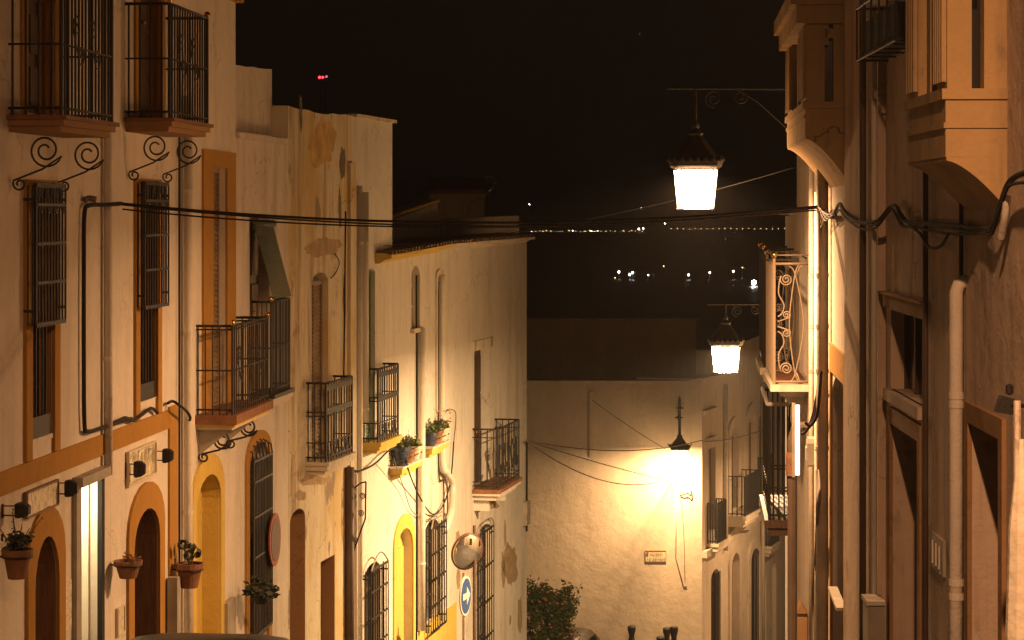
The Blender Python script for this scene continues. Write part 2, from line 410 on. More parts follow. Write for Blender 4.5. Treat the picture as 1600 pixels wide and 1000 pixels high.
# ---------------- house 1, white with ochre bands
F = H1 = Fac(A1, A2, 'L', 'white house with ochre bands and tall grilled windows, nearest on the left')
U, Z = F.U, F.Z
zb = ground_z(A2.y)-.6
hol = []
ztop = 2.75
# upper balcony doors
d1 = arch(U(40), U(82), Z(60, 178), ztop-.45); d2 = arch(U(215), U(249), Z(232, 186), ztop-.45)
# first-floor french windows
f1 = arch(U(46), U(81), Z(63, 690), Z(63, 285)); f2 = arch(U(215), U(243), Z(229, 625), Z(229, 283))
f3 = arch(U(330), U(352), Z(341, 640), Z(341, 262))
zgr = lambda px: ground_z(F.w(U(px), 0, 0).y)
g1 = arch(U(50), U(88), zgr(70)+.15, Z(69, 838), .42); g2 = arch(U(206), U(246), zgr(225)+.15, Z(226, 795), .34)
g3 = arch(U(304), U(342), zgr(320)+.15, Z(323, 742), .34)
lit = arch(U(120), U(152), zgr(136)+.1, Z(136, 752))
hol = [(d1, .16), (d2, .16), (f1, .22), (f2, .22), (f3, .16), (g1, .32), (g2, .30), (g3, .26), (lit, .95)]
wall(F, [(0, zb), (F.L, zb), (F.L, ztop), (0, ztop)], hol, P_H1)
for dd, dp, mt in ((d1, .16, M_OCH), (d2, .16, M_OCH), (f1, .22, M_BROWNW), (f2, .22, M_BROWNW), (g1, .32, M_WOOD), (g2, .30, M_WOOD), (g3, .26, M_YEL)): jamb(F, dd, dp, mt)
F.pbox('cornice', M_OCH, -.1, F.L+.16, -.3, .17, ztop+.002, ztop+.4); F.pbox('cornice', M_OCH, -.05, F.L+.08, -.2, .09, ztop-.22, ztop)
# ochre bands
zt, zl = Z(20, 730), Z(0, 775)
F.pbox('painted_band', M_OCH, 0, U(262), -.01, .022, zl, zt)
F.pbox('painted_strip', M_OCH, U(262)+.002, U(275), -.01, .023, zb, Z(268, 634))
# upper balconies (slab, rails running up out of sight)
for (n, f, pc, yf, dd) in ((12, 99, 100, 180, d1), (195, 260, 268, 184, d2)):
    v = .46; zf = Z(pc, yf, v)
    b = balcony(F, U(n), U(f), v, zf, 1.12, [(0, .035, M_TERR), (.03, .05, M_BROWNW), (.07, .05, M_BROWNW)], 16, 4, .010, mids=(.52,), balls=2)
    scroll_panel(F, b, U(n)+.3, U(f)-.3, v-.02, zf+.45, zf+.85, M_IRON, .006, 2)
    for uu in (U(n)+.10, U(f)-.22): bracket_scroll(F, uu, v-.02, zf-.62, zf-.14, .009, b)
    p = panel_door(F, M_WOODD, dd, -.12, F.e, 3, 2, name='balcony_door')
    u0, u1 = dd[0][0], dd[1][0]; z1 = dd[2][1]
    surround(F, 'window_surround', M_OCH, arch(u0-.16, u1+.16, zf, z1+.14), dd, .025)
# french windows of the first floor
for (dd, gx0, gx1, gy0, gy1, y_s) in ((f1, 57, 103, 290, 505, 660), (f2, 227, 264, 287, 478, 607)):
    u0, u1, z0, z1 = dd[0][0], dd[1][0], dd[0][1], dd[2][1]
    surround(F, 'window_surround', M_OCH, arch(u0-.17, u1+.17, zt+.01, z1-.06 if False else z1+.02), arch(u0, u1, zt+.01, z1+.001), .03)
    wn = sash(F, dd, -.17, F.e, 2, 5)
    g = box_grille(F, gx0, gx1, gy0, gy1, .11, 9, (.30, .58, .86), wn, .008, 0)
    ub0, ub1 = U(gx0, .11), U(gx1, .11); zt_ = Z((gx0+gx1)/2, gy0, .11)
    scroll_panel(F, g, ub0, ub1, .11, zt_-.24, zt_-.02, M_IRON, .009, 4)
    # lower guard rail and flower trough inside the opening
    zs = Z((gx0+gx1)/2-15, y_s); q = F.pbox('sill', P_H1, u0+.003, u1-.003, -.16, .012, z0+.001, zs-.12, wn)
    F.pbox('trough', M_IRON, u0+.04, u1-.04, -.12, .0, zs-.115, zs+.06, wn)
    for k in range(6): F.bar(u0+.08+(u1-u0-.16)*k/5, -.03, zs+.06, Z(60, gy1, 0)-zs if dd is f1 else Z(230, gy1)-zs, .008, wn)
# door on the first balcony with ochre surround
sh = shutter(F, 'shutter', M_SHUT, f3[0][0], f3[1][0], f3[0][1], f3[2][1], -.1, F.e)
surround(F, 'window_surround', M_OCH, arch(U(315), U(366)-.02, f3[0][1], Z(341, 236)), f3, .028)
v = .43; zf = Z(368, 648, v)
b = balcony(F, U(306), U(366), v, zf, Z(368, 509, v)-zf, [(0, .10, M_TERR), (.03, .035, M_YEL), (.06, .03, P_H1)], 18, 5, .008, balls=2, mids=(.5, .96))
scroll_panel(F, b, U(306)+.2, U(366)-.2, v-.02, zf+.35, zf+.75, M_IRON, .006, 3)
for uu in (U(309), U(352)):
    bracket_scroll(F, uu, v-.03, zf-.54, zf-.17, .012, b)
    n_ = [(uu-.012, 0, zf-.17), (uu-.012, v-.05, zf-.17), (uu-.012, .03, zf-.45)]
    MB().add([F.l(*q) for q in n_]+[F.l(q[0]+.006, q[1], q[2]) for q in n_], [(0, 1, 2), (3, 5, 4), (0, 1, 4, 3), (1, 2, 5, 4), (0, 2, 5, 3)]).build('bracket_plate', M_GREY, b)
# street doors
for dd, mat, off, dm, up in ((g1, M_OCH, .20, M_WOODD, .26), (g2, M_OCH, .22, M_WOODD, .27), (g3, M_YEL, .20, M_YEL, .24)):
    u0, u1, z0 = dd[0][0], dd[1][0], dd[0][1]; z1 = max(q[1] for q in dd)
    surround(F, 'door_surround', mat, arch(u0-off, u1+off, z0-.3, z1+up, .46), arch(u0, u1, z0-.3, z1, z1-dd[2][1]), .03)
    if dd is g3: plate(F, 'door_panel', mat, arch(u0+.09, u1, z0, z1, .34), -.24, -.2); F.pbox('door_gap', M_DARK, u0+.005, u0+.088, -.258, -.24, z0, z1-.35)
    else: panel_door(F, dm, dd, -.26, F.e, 4, 2)
    F.pbox('doorstep', M_STONE, u0-.05, u1+.05, -.2, .12, z0-.6, z0+.001)
# lit shop entrance: pale reveal, dark frame, ceiling lamp inside
z1 = lit[2][1]; z0 = lit[0][1]
o = F.pbox('shop_entrance', simple('cream_wall', (.78, .74, .62), .7, 0, .1, 30, .12, 2), lit[1][0]-.02, lit[1][0]-.003, -.93, -.08, z0+.01, z1-.01)
fr = MB(); F.box(fr, lit[0][0]-.16, lit[0][0], -.05, .045, z0-.1, z1); F.box(fr, lit[0][0]-.16, lit[1][0]+.12, -.04, .10, z1+.001, z1+.09)
fr.build('frame', M_GREY, o); F.pbox('door_post', M_DARK, lit[1][0]+.001, lit[1][0]+.10, -.05, .045, z0-.1, z1, o)
lp = MB().lathe([(.07, 0), (.06, -.03), (.03, -.045)], 12, F.l((lit[0][0]+lit[1][0])/2, -.35, z1-.02)).build('ceiling_lamp', emit('porch_glow', (1, .85, .55), 14), o)
ld = bpy.data.lights.new('porch_light', 'POINT'); ld.energy = 44; ld.color = (1, .84, .52); ld.shadow_soft_size = .06
link('porch_light', ld, o, F.l((lit[0][0]+lit[1][0])/2, -.35, z1-.14))
# downpipes, meter box
for px, y0, y1 in ((160, -60, 742),):
    u = U(px); downpipe(F, [(u, .055, Z(px, y1)), (u, .055, ztop-.3)], .042, M_PIPEW, joints=[(u, .055, Z(px, 560)), (u, .055, Z(px, 300)), (u, .055, Z(px, 118))])
u = U(284); downpipe(F, [(u, .07, zb+1), (u, .07, Z(284, 150))], .05, M_PIPEW, joints=[(u, .07, Z(284, k)) for k in (300, 520, 800)])
F.tube('riser_cable', M_CABLE, [(U(276), .03, zb+1), (U(276), .03, Z(276, 190))], .012)
F.pbox('meter_box', M_GREY, U(258), U(264)-.01, .024, .13, Z(262, 1010), Z(262, 900)); F.pbox('meter_box', M_GREY, U(347), U(360), .0, .07, Z(353, 1020), Z(353, 938))

# ---------------- house 2
F = H2 = Fac(A2, A3, 'L', 'narrow cream house with slanting green blind over its small balcony, left side')
U, Z = F.U, F.Z; zb = ground_z(A3.y)-.6
hw = arch(U(387), U(417), Z(402, 1080), Z(402, 690), .30); hd = arch(U(390), U(421), Z(405, 612), Z(405, 340))
top = rough_top([(F.L, Z(450, 108)), (0, Z(368, 98))])
wall(F, [(0, zb), (F.L, zb)]+rough_top([(F.L, Z(450, 216)), (0, Z(368, 213))]), [(hw, .25), (hd, .2)], P_H2)
F2 = Fac(H2.p0-H2.n*.22, H2.p1-H2.n*.22, 'L'); F2.e = F.e; F2.zg = F.zg
m_ = MB(); n = len(top)+2; o2 = [(0, Z(368, 213)-.2), (F.L, Z(450, 216)-.2)]+top
m_.add([F.l(a, v, b) for v in (-.22, -3.4) for a, b in o2], [(i, (i+1) % n, n+(i+1) % n, n+i) for i in range(n)]+[tuple(range(n)), tuple(range(n, 2*n))]); m_.build('upper_wall', P_H2, F.e)
F.pbox('ledge', P_H2, 0.02, F.L-.02, -.25, .05, Z(410, 214)-.06, Z(410, 214)+.015)
panel_door(F, M_SHUT, hd, -.14, F.e, 3, 2, name='balcony_door')
v = .27; zf = Z(425, 617, v)
b = balcony(F, U(392), U(423), v, zf, Z(425, 472, v)-zf, [(0, .05, M_IRON), (.02, .06, P_H2), (.06, .05, P_H2)], 14, 4, .008, balls=1, mids=(.5,))
# roll-down slatted blind let out over the rail
zr = Z(425, 472, v)+.03; zw = Z(392, 350)
bl = F.tube('roll_blind', M_BLIND, [(U(391)+.02, .05, zw), (U(421)-.02, .05, zw)], .05, F.e, 10)
sl = MB(); N = 46
for k in range(N):
    t = k/N; a = .04+(v-.02)*t; z = zw+(zr-zw)*t; t2 = (k+.78)/N; a2 = .04+(v-.02)*t2; z2 = zw+(zr-zw)*t2
    p = [F.l(U(391)+.03, a, z), F.l(U(421)-.03, a, z), F.l(U(421)-.03, a2, z2), F.l(U(391)+.03, a2, z2)]
    q = [(x, y+F.sg*.008, zz+.004) for x, y, zz in p]
    sl.add(p+q, [(0, 1, 2, 3), (4, 7, 6, 5), (0, 4, 5, 1), (2, 6, 7, 3), (0, 3, 7, 4), (1, 5, 6, 2)])
s_ = sl.build('blind_slats', M_BLIND, bl); s_['kind'] = 'stuff'
wn = sash(F, hw, -.2, F.e, 2, 5)
surround(F, 'window_surround', M_OCH, arch(hw[0][0]-.16, hw[1][0]+.2, hw[0][1], max(q[1] for q in hw)+.14, .34), hw, .03)
g = box_grille(F, 397, 426, 715, 985, .08, 11, (.22, .45, .68, .88), wn, .009, 0)
u0, u1 = U(397, .08), U(426, .08); zt_ = Z(411, 716, .08)
for k in range(7):
    uu = u0+(u1-u0)*k/6; F.tube('hood_rib', M_IRON, [(uu, .08, zt_), (uu, .06, zt_+.12+.1*math.sin(pi*k/6)), (uu, .0, zt_+.16+.1*math.sin(pi*k/6))], .009, g)

# ---------------- house 3, old peeling front
F = H3 = Fac(A3, A4, 'L', 'old house with peeling stained plaster and two iron balconies, middle of the left row')
U, Z = F.U, F.Z; zb = ground_z(A4.y)-.6
ho = [arch(U(487), U(513), Z(500, 718), Z(500, 426), .14), arch(U(572), U(586), Z(579, 690), Z(579, 420), .06), arch(U(453), U(477), zb+.5, Z(465, 795), .16),
      arch(U(501), U(523), zb+.5, Z(512, 872)), arch(U(569), U(595), Z(588, 1060), Z(588, 876), .18)]
top = rough_top([(F.L, Z(613, 189)), (U(560), Z(560, 182)), (U(470), Z(470, 171)), (0, Z(450, 165))], .3, .03)
um = U(549); zm = Z(549, 181)
wall(F, [(0, zb), (um, zb), (um, zm)]+rough_top([(um-.02, zm), (U(470), Z(470, 171)), (0, Z(450, 165))], .3, .03), [(ho[0], .22), (ho[2], .34), (ho[3], .28)], P_H3)
wall(F, [(um+.002, zb), (F.L, zb)]+rough_top([(F.L, Z(613, 189)), (um+.002, zm)], .3, .02), [(ho[1], .2), (ho[4], .2)], P_H4)
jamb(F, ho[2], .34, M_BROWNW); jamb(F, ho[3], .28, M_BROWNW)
F.pbox('coping', P_H3, U(552), F.L+.06, -.4, .06, Z(585, 188), Z(585, 183))
shutter(F, 'shutter', M_SHUT, ho[0][0][0], ho[0][1][0], ho[0][0][1], ho[0][2][1]+.02, -.12, F.e); shutter(F, 'shutter', M_GREEN, ho[1][0][0], ho[1][1][0], ho[1][0][1], ho[1][2][1]+.02, -.1, F.e)
v = .30; zf = Z(512, 722, v)
b = balcony(F, U(478), U(521), v, zf, Z(512, 599, v)-zf, [(0, .05, M_STONE), (.03, .07, M_STONE), (.08, .06, M_STONE)], 11, 3, .010, mids=(.24, .58, .63))
scroll_panel(F, b, U(478)+.05, U(521)-.05, v-.02, zf+.03, zf+.28, M_IRON, .012, 7)
F.pbox('rail_frieze', M_IRON, U(478)+.03, U(521)-.03, v-.028, v-.012, zf+.66, zf+.74, b); F.pbox('rail_frieze', M_IRON, U(478)+.03, U(521)-.03, v-.028, v-.012, zf+.98, zf+1.06, b)
v = .26; zf = Z(592, 692, v)
b = balcony(F, U(566), U(599), v, zf, Z(592, 577, v)-zf, [(0, .06, M_YEL), (.03, .06, M_YEL), (.08, .05, M_YEL)], 10, 3, .010, mids=(.26, .56, .61))
scroll_panel(F, b, U(566)+.05, U(599)-.05, v-.02, zf+.03, zf+.27, M_IRON, .012, 6)
F.pbox('rail_frieze', M_IRON, U(566)+.03, U(599)-.03, v-.028, v-.012, zf+.62, zf+.70, b); F.pbox('rail_frieze', M_IRON, U(566)+.03, U(599)-.03, v-.028, v-.012, zf+.98, zf+1.06, b)
panel_door(F, M_WOOD, ho[2], -.3, F.e, 4, 1); panel_door(F, M_WOOD, ho[3], -.2, F.e, 4, 1)
wn = sash(F, ho[4], -.16, F.e, 2, 4); box_grille(F, 580, 607, 885, 1050, .13, 7, (.3, .55, .8), wn, .010, 0)
u0, u1 = U(580, .13), U(607, .13); zt_ = Z(593, 885, .13)
F.tube('hood_arc', M_IRONL, bez([(u0, .13, zt_), (u0+.3, .13, zt_+.16), ((u0+u1)/2, .13, zt_+.21), (u1-.3, .13, zt_+.16), (u1, .13, zt_)]), .012, wn)
# pilaster and pipes
F.pbox('pilaster', P_H3, U(543), U(551), -.02, .05, zb, Z(547, 255))
for px, y0, y1, r, mt in ((556, 290, 1100, .045, M_PIPEW), (565, 300, 660, .05, M_PIPEW), (540, 730, 1100, .07, M_PIPED), (550, 740, 1100, .03, M_PIPEW)):
    u = U(px); downpipe(F, [(u, .06, max(zb+.5, Z(px, y1))), (u, .06, Z(px, y0))], r, mt, joints=[(u, .06, Z(px, k)) for k in (380, 520, 640) if y0 < k < y1])
F.tube('riser_cable', M_CABLE, bez([(U(537), .03, Z(537, 330)), (U(536), .03, Z(536, 420)), (U(535), .03, Z(535, 520)), (U(534), .03, Z(534, 600))]), .012)
F.tube('stray_cable', M_CABLE, bez([(U(514), .03, Z(514, 435)), (U(522), .03, Z(522, 425)), (U(527), .03, Z(527, 410)), (U(520), .03, Z(520, 396))]), .008)

# ---------------- house 4, eaves house at the end of the row
F = H4 = Fac(A4, A5, 'L', 'cream house with yellow eaves and planted ledges, last on the left row')
U, Z = F.U, F.Z; zb = ground_z(A5.y)-.6
ho = [arch(U(643), U(656), Z(650, 512), Z(650, 415), .18), arch(U(741), U(765), Z(753, 758), Z(753, 545)), arch(U(617), U(644), zb+.8, Z(630, 826), .40),
      arch(U(663), U(686), Z(675, 975), Z(675, 812), .2), arch(U(745), U(768), Z(757, 1060), Z(757, 820), .2)]
umid = U(703)
wall(F, [(0, zb), (F.L, zb)]+rough_top([(F.L, Z(823, 378)), (U(698), Z(698, 388)), (0, Z(613, 408))], .4, .01), list(zip(ho, (.2, .24, .22, .2, .2))), P_H4)
# eaves: rounded tile edge following the roofline, ochre-painted on the near half
for nm, a, c, mt in (('eave', (606, 402), (700, 384), M_YEL), ('eave', (700, 384), (831, 372), M_STONE)):
    ua, za = F.hit(a[0], a[1], .2); ub, zb2 = F.hit(c[0], c[1], .2)
    prof = [(-.05, -.10), (.06, -.10), (.16, -.04), (.26, -.02), (.27, .03), (.15, .06), (-1.15, .09)]
    MB().rings([[F.l(uu, vv, zz+dz) for vv, dz in prof] for uu, zz in ((ua+.003, za), (ub, zb2))]).build(nm, mt, F.e)
    t_ = MB(); nn = int((ub-ua)/.22)
    for k in range(nn):
        uu = ua+(ub-ua)*(k+.5)/nn; zz = za+(zb2-za)*(k+.5)/nn
        t_.tube([F.l(uu, .25, zz+.035), F.l(uu, -.5, zz+.06)], .06, 8)
    t_ = t_.build('roof_tiles', M_TILE, F.e); t_['kind'] = 'stuff'
# parapet of the terrace behind
PF = Fac(H4.p0-H4.n*1.2, H4.p1-H4.n*1.2, 'L'); PF.e = F.e; PF.zg = F.zg
def slabwall(Q, pts, T, mat, name='parapet', low=None):
    n = len(pts)
    return MB().add([(F.e.matrix_basis.inverted() @ Q.w(u, v, z)) for v in (0, -T) for u, z in pts], [(i, (i+1) % n, n+(i+1) % n, n+i) for i in range(n)]+[tuple(range(n)), tuple(range(n, 2*n))]).build(name, mat, F.e)
bpy.context.view_layer.update()
slabwall(PF, [(PF.U(600), PF.Z(613, 430)), (PF.U(686), PF.Z(686, 400)), (PF.U(684), PF.Z(684, 318)), (PF.U(600), PF.Z(613, 348))], .25, P_H4)
slabwall(PF, [(PF.U(686)+.01, PF.Z(686, 400)), (PF.U(811), PF.Z(811, 390)), (PF.U(811), PF.Z(811, 337)), (PF.U(686)+.01, PF.Z(686, 342))], .25, P_H4)
slabwall(PF, [(PF.U(598), PF.Z(613, 346)), (PF.U(687), PF.Z(687, 316)), (PF.U(687), PF.Z(687, 311)), (PF.U(598), PF.Z(613, 341))], .3, M_YEL, 'coping')
sash(F, ho[0], -.14, F.e, 1, 3, M_PIPEW); F.pbox('sill', M_STONE, U(641), U(658), -.02, .06, Z(650, 519), Z(650, 512))
panel_door(F, M_WOODD, ho[1], -.18, F.e, 3, 2, name='balcony_door'); F.pbox('lintel', P_H4b, U(739), U(768), -.01, .03, Z(753, 545), Z(753, 530))
surround(F, 'door_surround', M_YEL, arch(ho[2][0][0]-.14, ho[2][1][0]+.12, zb+.8, Z(630, 803), .46), ho[2], .025)
panel_door(F, M_YEL, ho[2], -.15, F.e, 1, 1)
surround(F, 'window_surround', M_STONE, arch(U(680), U(693), Z(687, 640), Z(687, 420), .12), arch(U(682), U(692), Z(687, 640), Z(687, 428), .1), .03)
for k, (a, bb, yt, yb) in enumerate(((3, 0, 806, 980), (4, 0, 815, 1050))):
    wn = sash(F, ho[a], -.15, F.e, 2, 4)
    x0, x1 = ((674, 698), (748, 772))[k]
    box_grille(F, x0, x1, yt+14, yb, .14 if k == 0 else .06, 6, (.25, .5, .75), wn, .011, 0)
    vv = .14 if k == 0 else .06; u0, u1 = U(x0, vv), U(x1, vv); zt_ = Z((x0+x1)/2, yt+14, vv)
    F.tube('hood_arc', M_IRONL, bez([(u0, vv, zt_), (u0+.2, vv, zt_+.16), ((u0+u1)/2, vv, zt_+.2), (u1-.2, vv, zt_+.16), (u1, vv, zt_)]), .012, wn)
F.pbox('dado', M_YEL, U(646), U(712), -.01, .018, zb, Z(705, 946))
v = .5; zf = Z(780, 765, v)
b = balcony(F, U(738), U(773), v, zf, Z(780, 671, v)-zf, [(0, .07, M_TERR), (.02, .05, P_H4), (.1, .09, P_H4)], 12, 4, .010, mids=(.12, .86))
scroll_panel(F, b, U(738)+.08, U(773)-.08, v-.02, zf+.15, zf+.92, M_IRON, .011, 5)
scroll_panel(F, b, U(738)+.08, U(773)-.08, v-.018, zf+.3, zf+.75, M_IRON, .011, 7)
for uu in (U(741), U(767)): F.pbox('corbel', P_H4, uu, uu+.12, -.02, .28, zf-.42, zf-.215, b)
# planted ledges
ledges = []
for (a, c, y0, y1) in ((607, 640, 735, 712), (655, 683, 703, 688)):
    v = .24; z = Z(a+22, y0-4, v)
    o = F.pbox('ledge', M_STONE, U(a), U(c), -.02, v, z-.03, z); F.pbox('moulding', M_YEL, U(a)+.04, U(c)-.04, -.02, v-.03, z-.12, z-.031, o)
    F.pbox('moulding', M_YEL, U(a)+.14, U(c)-.14, -.02, v-.10, z-.19, z-.121, o)
    for k in range(2): F.tube('ledge_rail', M_IRON, [(U(a)+.02, 0, z+.10+.12*k), (U(a)+.02, v-.02, z+.10+.12*k), (U(c)-.02, v-.02, z+.10+.12*k), (U(c)-.02, 0, z+.10+.12*k)], .008, o)
    ledges.append((U(a), U(c), v, z))
# pipes
u = U(653); downpipe(F, [(u, .06, Z(653, 985)), (u, .06, Z(653, 512))], .065, M_PIPEW, joints=[(u, .06, Z(653, k)) for k in (600, 760, 880)])
u = U(685); downpipe(F, bez([(u, .06, Z(685, 430)), (u, .06, Z(685, 560)), (u, .06, Z(685, 715)), (U(690), .09, Z(690, 738)), (U(697), .1, Z(697, 752)), (U(698), .1, Z(698, 770)), (U(698), .08, Z(698, 800)), (U(690), .06, Z(690, 830))], 6), .06, M_PIPEW)
F.tube('riser_cable', M_CABLE, [(U(648), .03, Z(648, 1000)), (U(648), .03, Z(648, 430))], .014); F.tube('riser_cable', M_CABLE, bez([(U(682), .03, Z(682, 440)), (U(682), .03, Z(682, 600)), (U(683), .03, Z(683, 740)), (U(690), .03, Z(690, 752)), (U(691), .03, Z(691, 800)), (U(691), .03, Z(691, 900))]), .014)
F.tube('riser_cable', M_CABLE, bez([(U(821), .03, Z(821, 690)), (U(821), .03, Z(821, 760)), (U(821), .03, Z(821, 830))]), .02)
F.pbox('junction_box', M_GREY, U(817), U(822), .0, .09, Z(819, 820), Z(819, 783))
# flaked plaster and damp patches: irregular shallow sheets
def flake(F, cx_, cy_, wd, hh, sd, mat, v=.004):
    rnd = random.Random(sd); n = 40; pts = []; f1, f2, f3 = (rnd.uniform(0, 6.3) for _ in range(3))
    for k in range(n):
        a = 2*pi*k/n; rr = .86+.12*math.sin(2*a+f1)+.08*math.sin(5*a+f2)+.06*math.sin(11*a+f3)+rnd.uniform(-.05, .05)
        pts.append(F.hit(cx_+wd/2*math.cos(a)*rr, cy_+hh/2*math.sin(a)*rr*(1.15 if math.sin(a) < 0 else .9)))
    plate(F, 'flaked_patch', mat, pts, -.01, v)
M_BARE = simple('bare_render', (.36, .27, .16), .95, 0, .8, 25, .35, 7)
for q in ((797, 885, 24, 78, 1), (786, 893, 7, 60, 2), (716, 905, 6, 44, 3), (812, 965, 7, 70, 4), (797, 970, 4, 16, 5), (789, 835, 4, 40, 6), (715, 840, 7, 24, 7), (762, 790, 36, 16, 8)): flake(H4, *q, M_BARE)
M_DAMP = simple('damp_render', (.42, .30, .17), .95, 0, .6, 20, .4, 5, (1, 1, .5)); M_OLDY = simple('old_yellow_wash', (.58, .38, .13), .95, 0, .5, 20, .4, 3); M_BLACKD = simple('black_mould', (.13, .10, .07), .95, 0, .5, 20, .5, 9)
for q, m in (((503, 228, 46, 84, 11), M_OLDY), ((505, 388, 62, 34, 12), M_DAMP), ((535, 258, 9, 62, 13), M_BLACKD), ((531, 330, 5, 70, 14), M_BLACKD), ((470, 180, 5, 60, 15), M_BLACKD), ((492, 752, 56, 16, 16), M_DAMP), ((456, 745, 5, 60, 17), M_DAMP), ((470, 775, 18, 20, 18), M_BARE), ((519, 690, 6, 46, 19), M_DAMP), ((538, 470, 5, 70, 20), M_BLACKD)): flake(H3, *q, m)

# ================================================================== END WALL AND ROW TO THE RIGHT OF IT
E0, E1 = XY(823-330, 56), XY(1097, 56)
F = EW = Fac(E0, E1, 'L', 'long plain cream house wall closing the end of the street under a dark roof')
U, Z = F.U, F.Z; zb = ground_z(64)-.6
top = rough_top([(F.L, Z(1097, 590)), (U(1068), Z(1068, 596)), (0, Z(823, 598))], .5, .015)
wall(F, [(0, zb), (F.L, zb)]+top, [], P_END, T=10)
ze = Z(823, 598)
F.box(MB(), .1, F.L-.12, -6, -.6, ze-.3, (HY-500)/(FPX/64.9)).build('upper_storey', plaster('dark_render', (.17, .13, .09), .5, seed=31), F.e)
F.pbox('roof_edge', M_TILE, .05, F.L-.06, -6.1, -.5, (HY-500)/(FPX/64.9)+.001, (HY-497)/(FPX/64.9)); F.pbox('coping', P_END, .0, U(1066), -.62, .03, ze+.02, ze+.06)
F.pbox('pilaster', P_END, U(921), U(928), -.01, .035, Z(925, 711), Z(925, 612)); F.pbox('ledge', P_END, U(921), U(1005), -.01, .025, Z(960, 714), Z(960, 711.5))
F.tube('conduit', M_PIPEW, [(U(1057), .03, Z(1057, 745)), (U(1056), .03, Z(1056, 870))], .012); F.tube('conduit', M_CABLEG, [(U(1056), .02, Z(1056, 870)), (U(1068), .02, Z(1068, 916)), (U(1073), .02, Z(1073, 916))], .014)
F.tube('conduit', M_CABLEG, bez([(U(1062), .03, Z(1062, 735)), (U(1063), .03, Z(1063, 775)), (U(1066), .03, Z(1066, 800)), (U(1069), .03, Z(1069, 850)), (U(1070), .03, Z(1070, 905))]), .009)
F.tube('hook', M_IRON, bez([(U(1063), .03, Z(1063, 774)), (U(1068), .1, Z(1068, 772)), (U(1074), .12, Z(1074, 770)), (U(1079), .12, Z(1079, 774)), (U(1080), .12, Z(1080, 766))]), .018)

s1240 = 56*(2000-1240)/903
K0, K1 = E1, XY(1240, s1240)
F = KR = Fac(K0, K1, 'L', 'terrace of pale houses with arched doors and iron balconies beyond the end wall')
U, Z = F.U, F.Z
kh = [arch(U(1111), U(1124), Z(1117, 1030), Z(1117, 890), .25), arch(U(1141), U(1153), Z(1147, 1060), Z(1147, 864), .35), arch(U(1171), U(1184), Z(1177, 1060), Z(1177, 857), .35),
      arch(U(1192), U(1197), Z(1195, 1060), Z(1195, 896), .3), arch(U(1206), U(1213), Z(1209, 1060), Z(1209, 876), .4),
      arch(U(1107), U(1118), Z(1112, 830), Z(1112, 700)), arch(U(1140), U(1152), Z(1146, 795), Z(1146, 667), .3), arch(U(1167), U(1180), Z(1174, 775), Z(1174, 645), .35), arch(U(1186), U(1198), Z(1192, 775), Z(1192, 650))]
top = rough_top([(F.L, Z(1240, 515)), (U(1190), Z(1190, 522)), (U(1131), Z(1131, 548)), (U(1130)-.01, Z(1130, 585)), (0, Z(1097, 592))], .5, .02)
zb = ground_z(82)-.5
wall(F, [(0, zb), (F.L, zb)]+top, [(h, .22) for h in kh], P_K, T=6)
for k, h in enumerate(kh):
    if k in (0, 2): wn = sash(F, h, -.15, F.e, 2, 4); 
    elif k in (3, 4): wn = plate(F, 'doorway', M_DARK, h, -.21, -.16)
    elif k == 1: panel_door(F, M_WOOD, h, -.16, F.e, 4, 2)
    else: shutter(F, 'shutter', M_SHUT, h[0][0], h[1][0], h[0][1], h[2][1], -.16, F.e)
    if k in (0, 2):
        for q in range(6): F.bar(h[0][0]+(h[1][0]-h[0][0])*(q+.5)/6, .04, h[0][1], max(p[1] for p in h)-h[0][1]-.1, .016, wn)
for k in (1, 2, 6, 7):
    h = kh[k]; z1 = max(q[1] for q in h); rise = z1-h[2][1]
    surround(F, 'arch_moulding', P_K, arch(h[0][0]-.3, h[1][0]+.3, h[0][1], z1+.3, rise+.2), h, .06)
for px0, px1, y0, y1 in ((1098, 1117, 645, 631), (1104, 1116, 690, 682)): F.pbox('drip_moulding', P_K, U(px0), U(px1), -.01, .1, Z(1108, y0), Z(1108, y0)+.12)
# stepped cornice between the storeys
ys = [(1097, 872), (1119, 860), (1130, 852), (1146, 828), (1164, 828), (1192, 806), (1206, 800), (1240, 792)]
for (a, ya), (c, yc) in zip(ys, ys[1:]):
    p = [(U(a), Z(a, ya)), (U(c), Z(c, yc)), (U(c), Z(c, yc)+.2), (U(a), Z(a, ya)+.2)]
    plate(F, 'cornice', P_K, [(x+(.002 if i in (0, 3) else 0), z) for i, (x, z) in enumerate(p)], -.01, .14)
for (n, f, pc, yt, yf, v) in ((1105, 1119, 1121, 787, 850, .30), (1134, 1156, 1165, 745, 807, .58), (1180, 1194, 1196, 716, 775, .32), (1190, 1203, 1206, 800, 853, .3)):
    zf = Z(pc, yf, v); balcony(F, U(n), U(f), v, zf, Z(pc, yt, v)-zf, [(0, .09, M_STONE), (.05, .14, P_K), (.12, .1, P_K)], 13, 4, .016, mids=(.06,))
for px, yb in ((1188, 1000), (1130, 860)):
    u = U(px); downpipe(F, [(u, .08, Z(px, yb)), (u, .08, Z(px, 600))], .06, M_PIPEW)

# ================================================================== RIGHT ROW
B0 = Vector((2.94-.0278*23, -3.0)); B1 = XY(1330, 180); B2 = XY(1245, .667*(1245-1060)); B3 = XY(1227, 108.5); B3B = Vector((4.30, 33.25)); B4 = Vector((5.35, 43.9))
